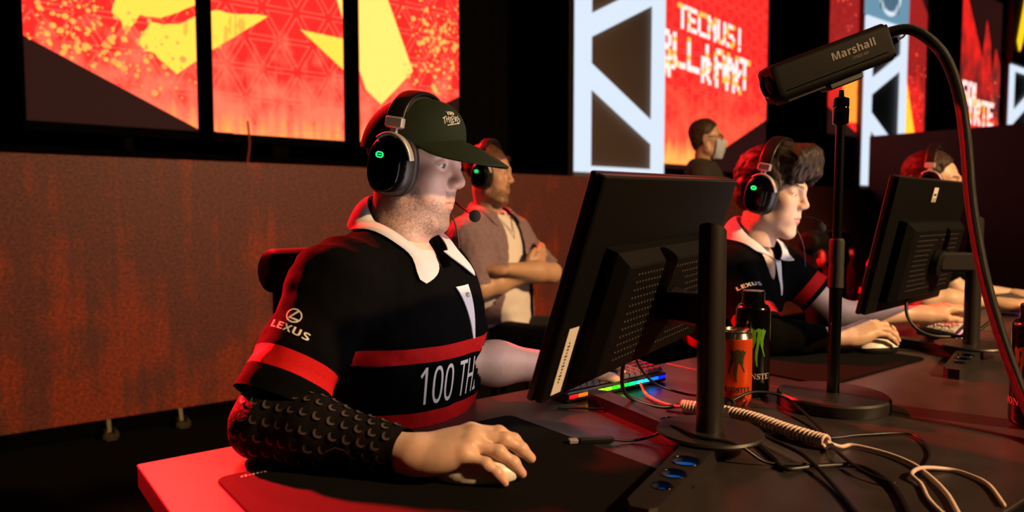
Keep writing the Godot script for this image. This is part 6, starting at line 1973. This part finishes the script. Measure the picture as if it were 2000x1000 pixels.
func masked_man() -> void:
	var at := Vector3(3.93, 0, -3.02)
	var X := frame(146.0, 2.0, 0.0, at + Vector3(0.0, 1.612, 0.02))
	var root := thing("person", "standing man in dark shirt wearing a pale face mask", "person", Transform3D(Basis(), at))
	var tb := frame(150.0, 0.0, 0.0, Vector3.ZERO).basis
	var J := {"neck": at + Vector3(0, 1.475, -0.01), "chest": at + Vector3(0, 1.30, 0), "belly": at + Vector3(0, 1.10, 0), "pel": at + Vector3(0, 0.94, 0), "tb": tb, "bulk": 1.0}
	J.SR = at + tb * Vector3(-0.165, 1.385, 0.0)
	J.SL = at + tb * Vector3(0.165, 1.385, 0.0)
	J.ER = at + tb * Vector3(-0.21, 1.10, 0.0)
	J.EL = at + tb * Vector3(0.21, 1.10, 0.0)
	J.WR = at + tb * Vector3(-0.20, 0.87, 0.10)
	J.WL = at + tb * Vector3(0.20, 0.87, 0.10)
	var skin := Color(0.52, 0.31, 0.20)
	var ho := {"skin": skin, "hair": Color(0.03, 0.016, 0.010), "ears": true}
	var hm := net(head_prims(ho, X.affine_inverse() * J.neck), 0.0045, Vector3(-0.11, -0.15, -0.13), Vector3(0.11, 0.14, 0.13))
	hm.paint(func(p, _n): return face_colour(p, ho))
	var body := Msh.new().add(hm, X)
	for s in 2:
		var w: Vector3 = J.WR if s == 0 else J.WL
		body.add(hand_mesh(TUCKED, Transform3D(Basis(tb.z * (-1.0 if s == 0 else 1.0) * 1.0, tb.x * (-1.0 if s == 0 else 1.0), -tb.y).orthonormalized(), w), s == 1, skin, 0.006))
	var rest := torso_prims(J, -0.01)
	rest.append_array(arm_prims(J.SR, J.ER, J.WR)); rest.append_array(arm_prims(J.SL, J.EL, J.WL))
	var rm := net(rest, 0.014)
	rm.paint(func(_p, _n): return skin)
	body.add(rm)
	part("body", body, M.skin, root, true)
	var H := [ell(Vector3(0, 0.056, -0.028), Vector3(0.084, 0.090, 0.098)), ell(Vector3(0, 0.0, -0.06), Vector3(0.074, 0.070, 0.045), Basis(), 0.03), hs(Vector3(0, 0.085, 0.050), Vector3(0, -0.55, 1.0), 0.01), ell(Vector3(-0.08, -0.01, 0.02), Vector3(0.03, 0.045, 0.05), Basis(), 0.01, 1), ell(Vector3(0.08, -0.01, 0.02), Vector3(0.03, 0.045, 0.05), Basis(), 0.01, 1)]
	part("hair", hair_mesh(H, X, Color(0.025, 0.013, 0.008), Color(0.06, 0.03, 0.018), 0.005, 0.004), M.hair, root, true)
	# mask: a shell over nose, mouth and chin, with ear loops
	var F := head_prims(ho, X.affine_inverse() * J.neck)
	var rows := []
	for r in 13:
		var v := lerpf(-0.118, 0.004, r / 12.0)
		var row := PackedVector3Array()
		for k in 17:
			var a := lerpf(-1.05, 1.05, k / 16.0)
			var c := Vector3(0, v, 0.02)
			var dirv := Vector3(sin(a), 0, cos(a))
			var p := march(c + dirv * 0.2, -dirv, F, 0.008)
			var bulge := 0.010 * cos(a) * sin(PI * r / 12.0)
			row.append(X * (p + dirv * bulge))
		rows.append(row)
	part("face_mask", sheet(rows, 0.002), M.mask, root, true)
	for s: float in [-1.0, 1.0]:
		part("mask_loop", Msh.new().add(tube(curve([Vector3(s * 0.060, -0.010, 0.060), Vector3(s * 0.082, 0.010, 0.01), Vector3(s * 0.086, 0.0, -0.02), Vector3(s * 0.080, -0.04, 0.0), Vector3(s * 0.058, -0.075, 0.045)], 6), 0.0018, 6), X), M.mask, root, true)
	# glasses
	var gl := Msh.new()
	for s: float in [-1.0, 1.0]:
		var ring := PackedVector3Array()
		for p in rrect(0.050, 0.034, 0.012, 3): ring.append(Vector3(s * 0.033 + p.x, 0.018 + p.y, 0.098 - absf(s * 0.033 + p.x) * 0.15))
		ring.append(ring[0])
		gl.add(tube(ring, 0.0022, 6))
		gl.add(tube(PackedVector3Array([Vector3(s * 0.058, 0.026, 0.09), Vector3(s * 0.080, 0.024, 0.04), Vector3(s * 0.082, 0.018, -0.02)]), 0.0022, 6))
	gl.add(tube(PackedVector3Array([Vector3(-0.010, 0.022, 0.099), Vector3(0, 0.026, 0.103), Vector3(0.010, 0.022, 0.099)]), 0.0022, 6))
	part("glasses", Msh.new().add(gl, X), M.black_satin, root, true)
	var T := torso_prims(J, 0.014)
	T.append(cap(J.SR, J.SR.lerp(J.ER, 0.75), 0.064, 0.064, 0.05))
	T.append(cap(J.SL, J.SL.lerp(J.EL, 0.75), 0.064, 0.064, 0.05))
	T.append(cap(J.neck - tb.y * 0.02, J.neck + tb.y * 0.2, 0.062, 0.09, 0.01, 1))
	var tm := net(T, 0.010)
	tm.push(func(p, _n): return 0.004 * rough_noise.get_noise_3d(p.x * 14.0, p.y * 12.0, p.z * 14.0))
	part("shirt", tm, M.dark_shirt, root, true)
	var tri := flatpoly(PackedVector2Array([Vector2(-0.055, -0.07), Vector2(0, 0.07), Vector2(0.055, -0.07)]))
	var tc: Vector3 = J.chest + tb.y * 0.045 + tb.z * 0.4 + tb.x * 0.02
	tag(part("chest_print", laid(tri, func(q: Vector2) -> Vector3: return march(tc + tb.x * q.x + tb.y * q.y, -tb.z, T, 0.006), 0.012), M.orange_print, root, true), "orange triangle print")
	var TR := [ell(J.pel, Vector3(0.175, 0.13, 0.13), tb)]
	TR.append_array(leg_prims(J.pel + tb.x * -0.09, at + tb * Vector3(-0.10, 0.50, 0.02), at + tb * Vector3(-0.11, 0.10, -0.02)))
	TR.append_array(leg_prims(J.pel + tb.x * 0.09, at + tb * Vector3(0.10, 0.50, 0.02), at + tb * Vector3(0.11, 0.10, -0.02)))
	part("trousers", net(TR, 0.015), M.trousers, root, true)
	for s: float in [-1.0, 1.0]:
		var q := at + tb * Vector3(s * 0.11, 0.045, 0.02)
		part("shoe", net([cap(q - tb.z * 0.07, q + tb.z * 0.13, 0.045, 0.038), hs(Vector3(0, 0.003, 0), Vector3.DOWN)], 0.012), M.black_satin, root, true)

func far_player() -> void:
	var X := frame(168.0, 4.0, 0.0, Vector3(3.200, 1.246, -1.300))
	var root := thing("person", "far player hidden behind the labelled monitor, only hair and forehead showing", "person", Transform3D(Basis(), Vector3(3.17, 0, -1.50)))
	var tb := frame(175.0, 12.0, 0.0, Vector3.ZERO).basis
	var J := {"neck": Vector3(3.190, 1.110, -1.340), "chest": Vector3(3.180, 0.940, -1.390), "belly": Vector3(3.178, 0.790, -1.440), "pel": Vector3(3.175, 0.600, -1.490),
		"SR": Vector3(3.020, 1.010, -1.360), "ER": Vector3(3.000, 0.800, -1.240), "WR": Vector3(3.170, 0.790, -1.060), "SL": Vector3(3.350, 1.010, -1.390), "EL": Vector3(3.390, 0.800, -1.270), "WL": Vector3(3.500, 0.795, -1.110),
		"tb": tb, "bulk": 0.95, "sleeve": 0.062, "bands": [-0.055, -0.027, -0.175, -0.150]}
	var skin := Color(0.62, 0.42, 0.31)
	var ho := {"skin": skin, "hair": Color(0.02, 0.012, 0.009)}
	var hm := net(head_prims(ho, X.affine_inverse() * J.neck), 0.0045, Vector3(-0.10, -0.15, -0.13), Vector3(0.10, 0.14, 0.13))
	hm.paint(func(p, _n): return face_colour(p, ho))
	var body := Msh.new().add(hm, X)
	var rest := torso_prims(J, -0.012)
	rest.append_array(arm_prims(J.SR, J.ER, J.WR, 0.92)); rest.append_array(arm_prims(J.SL, J.EL, J.WL, 0.92))
	var rm := net(rest, 0.012)
	rm.paint(func(_p, _n): return skin)
	body.add(rm)
	var k := 0
	for w: Vector3 in [J.WR, J.WL]:
		var f: Vector3 = Vector3(0.35, -0.05, 1).normalized()
		body.add(hand_mesh(KEYS, Transform3D(Basis(Vector3.UP.cross(f).normalized(), Vector3.UP, f).orthonormalized(), w), k == 1, skin, 0.0055))
		k += 1
	part("body", body, M.skin, root, true)
	var H := [ell(Vector3(0, 0.060, -0.026), Vector3(0.087, 0.089, 0.100)), ell(Vector3(0, 0.010, -0.062), Vector3(0.077, 0.075, 0.050), Basis(), 0.03), hs(Vector3(0, 0.095, 0.055), Vector3(0, -0.45, 1.0), 0.012)]
	part("hair", hair_mesh(H, X, Color(0.015, 0.009, 0.007), Color(0.06, 0.03, 0.02), 0.005, 0.004), M.hair, root, true)
	jersey(root, J, 0.012)
	var TR := [ell(J.pel, Vector3(0.165, 0.12, 0.13))]
	TR.append_array(leg_prims(J.pel + tb.x * -0.09, Vector3(3.08, 0.55, -1.06), Vector3(3.08, 0.10, -1.04)))
	TR.append_array(leg_prims(J.pel + tb.x * 0.09, Vector3(3.28, 0.55, -1.06), Vector3(3.28, 0.10, -1.04)))
	part("trousers", net(TR, 0.016), M.trousers, root, true)
	headset(X, "headset band over the far player's hair behind the labelled monitor", {"top": 0.170, "wide": 0.098})

func others() -> void:
	var hm := mat("hair", Color.WHITE, 0.55, 0.0, 0.35)
	hm.vertex_color_use_as_albedo = true
	grain(mat("lavender", Color(0.56, 0.47, 0.50), 0.9, 0.0, 0.3), noise_tex(0.05, 256, 3, false, 51, ramp(Color(0.82, 0.82, 0.82), Color.WHITE)), 5.0)
	mat("tee", Color(0.87, 0.84, 0.83), 0.9)
	mat("mask", Color(0.70, 0.74, 0.82), 0.85)
	mat("dark_shirt", Color(0.17, 0.14, 0.12), 0.9)
	mat("orange_print", Color(0.90, 0.36, 0.12), 0.7)
	mat("chair_black", Color(0.035, 0.032, 0.032), 0.65, 0.0, 0.25)
	mat("chair_red", Color(0.75, 0.05, 0.05), 0.5)
	chair(Vector3(0.775, 0, -1.38), 172.0, "black gaming chair behind the capped player", false)
	chair(Vector3(1.94, 0, -1.50), 174.0, "black gaming chair behind the dark-haired player", false, -0.06)
	chair(Vector3(3.20, 0, -1.50), 172.0, "black gaming chair with red inserts behind the far monitor", true)
	player_two()
	spectator()
	masked_man()
	far_player()

# ------------------------------------------------------------------ materials
func materials() -> void:
	fine.seed = 3; fine.frequency = 1.0; fine.fractal_octaves = 2
	rough_noise.seed = 9; rough_noise.frequency = 1.0; rough_noise.fractal_octaves = 2
	var weave := noise_tex(0.09, 256, 2, true, 4)
	var cloth := noise_tex(0.05, 256, 3, false, 5, ramp(Color(0.75, 0.75, 0.75), Color(1, 1, 1)))
	var sk := mat("skin", Color.WHITE, 0.46, 0.0, 0.45)
	sk.vertex_color_use_as_albedo = true
	sk.subsurf_scatter_enabled = true
	sk.subsurf_scatter_strength = 0.06
	grain(sk, null, 14.0, noise_tex(0.12, 256, 3, true, 8), 0.07)
	mat("eye", Color.WHITE, 0.08).vertex_color_use_as_albedo = true
	grain(mat("jersey", Color(0.045, 0.042, 0.042), 0.95, 0.0, 0.12), cloth, 20.0, weave, 0.15)
	grain(mat("jersey_red", Color(0.80, 0.045, 0.05), 0.8, 0.0, 0.3), cloth, 20.0, weave, 0.15)
	grain(mat("collar", Color(0.78, 0.77, 0.79), 0.85, 0.0, 0.3), null, 30.0, weave, 0.12)
	mat("button", Color(0.7, 0.68, 0.66), 0.3)
	mat("print_white", Color(0.82, 0.81, 0.80), 0.6)
	grain(mat("sleeve", Color(0.095, 0.08, 0.078), 0.8, 0.0, 0.18), cloth, 9.0, weave, 0.3)
	mat("dots", Color(0.31, 0.27, 0.265), 0.6)
	grain(mat("trousers", Color(0.04, 0.038, 0.04), 0.9), cloth, 6.0)
	grain(mat("cap_green", Color(0.115, 0.165, 0.115), 0.85, 0.0, 0.3), cloth, 30.0, weave, 0.2)
	grain(mat("cap_mesh", Color(0.11, 0.10, 0.075), 0.8, 0.0, 0.3), noise_tex(0.35, 128, 1, false, 6, ramp(Color(0.5, 0.5, 0.5), Color.WHITE), FastNoiseLite.TYPE_CELLULAR), 10.0)
	mat("cap_stitch", Color(0.24, 0.27, 0.20), 0.8)
	mat("black_satin", Color(0.045, 0.045, 0.047), 0.42)
	mat("black_gloss", Color(0.012, 0.012, 0.013), 0.10)
	mat("pad", Color(0.05, 0.046, 0.046), 0.65)
	mat("silver", Color(0.74, 0.71, 0.71), 0.42, 0.6)
	mat("foam", Color(0.025, 0.025, 0.025), 0.95)
	glow("green_led", Color(0.10, 0.95, 0.45), 2.0)
	mat("cable", Color(0.035, 0.035, 0.035), 0.45)

const KEY_AT := Vector3(2.8, 3.5, 2.8)
const KEY_TO := Vector3(1.2, 0.9, -1.8)
const WASH_AT := Vector3(-0.45, 3.2, -5.0)
const WASH_TO := Vector3(0.20, 0.74, -1.00)
const BACK_AT := Vector3(0.95, 3.75, -5.0)
const BACK_TO := Vector3(1.9, 0.9, -1.4)

func lamp_spot(called: String, at: Vector3, to: Vector3, col: Color, energy: float, angle: float, size: float, blend := 0.5) -> SpotLight3D:
	var l := SpotLight3D.new()
	l.name = called
	add_child(l)
	l.look_at_from_position(at, to)
	l.light_color = col
	l.light_energy = energy
	l.spot_angle = angle
	l.spot_angle_attenuation = blend
	l.spot_range = 40.0
	l.spot_attenuation = 2.0
	l.light_size = size
	l.shadow_enabled = true
	return l

func _ready() -> void:
	# ---- camera, sky, lights, exposure
	var cam := Camera3D.new()
	cam.name = "camera"
	add_child(cam)
	cam.transform = Transform3D(Basis(Vector3.UP, deg_to_rad(-37.5)) * Basis(Vector3.RIGHT, -atan(84.0 / 1400.0)), Vector3(0, 1.135, 0))
	var att := CameraAttributesPhysical.new()
	att.frustum_focal_length = 33.6
	att.exposure_aperture = 4.2
	att.frustum_focus_distance = 1.36
	att.frustum_near = 0.05
	att.frustum_far = 80.0
	cam.attributes = att
	var env := Environment.new()
	env.background_mode = Environment.BG_COLOR
	env.background_color = Color(0.004, 0.003, 0.003)
	env.tonemap_mode = Environment.TONE_MAPPER_LINEAR
	env.tonemap_exposure = 1.0
	env.sdfgi_enabled = true
	env.ssao_enabled = true
	env.ssil_enabled = true
	var we := WorldEnvironment.new()
	we.name = "world"
	we.environment = env
	add_child(we)
	lamp_spot("key_light", KEY_AT, KEY_TO, Color(1.0, 0.80, 0.56), 42.0, 55.0, 0.12)
	lamp_spot("red_wash", WASH_AT, WASH_TO, Color(1.0, 0.10, 0.12), 720.0, 5.2, 0.10, 0.6)
	lamp_spot("red_back_light", BACK_AT, BACK_TO, Color(1.0, 0.10, 0.12), 105.0, 32.0, 0.10, 1.0)
	materials()
	hall()
	desk_things()
	player_one()
	others()
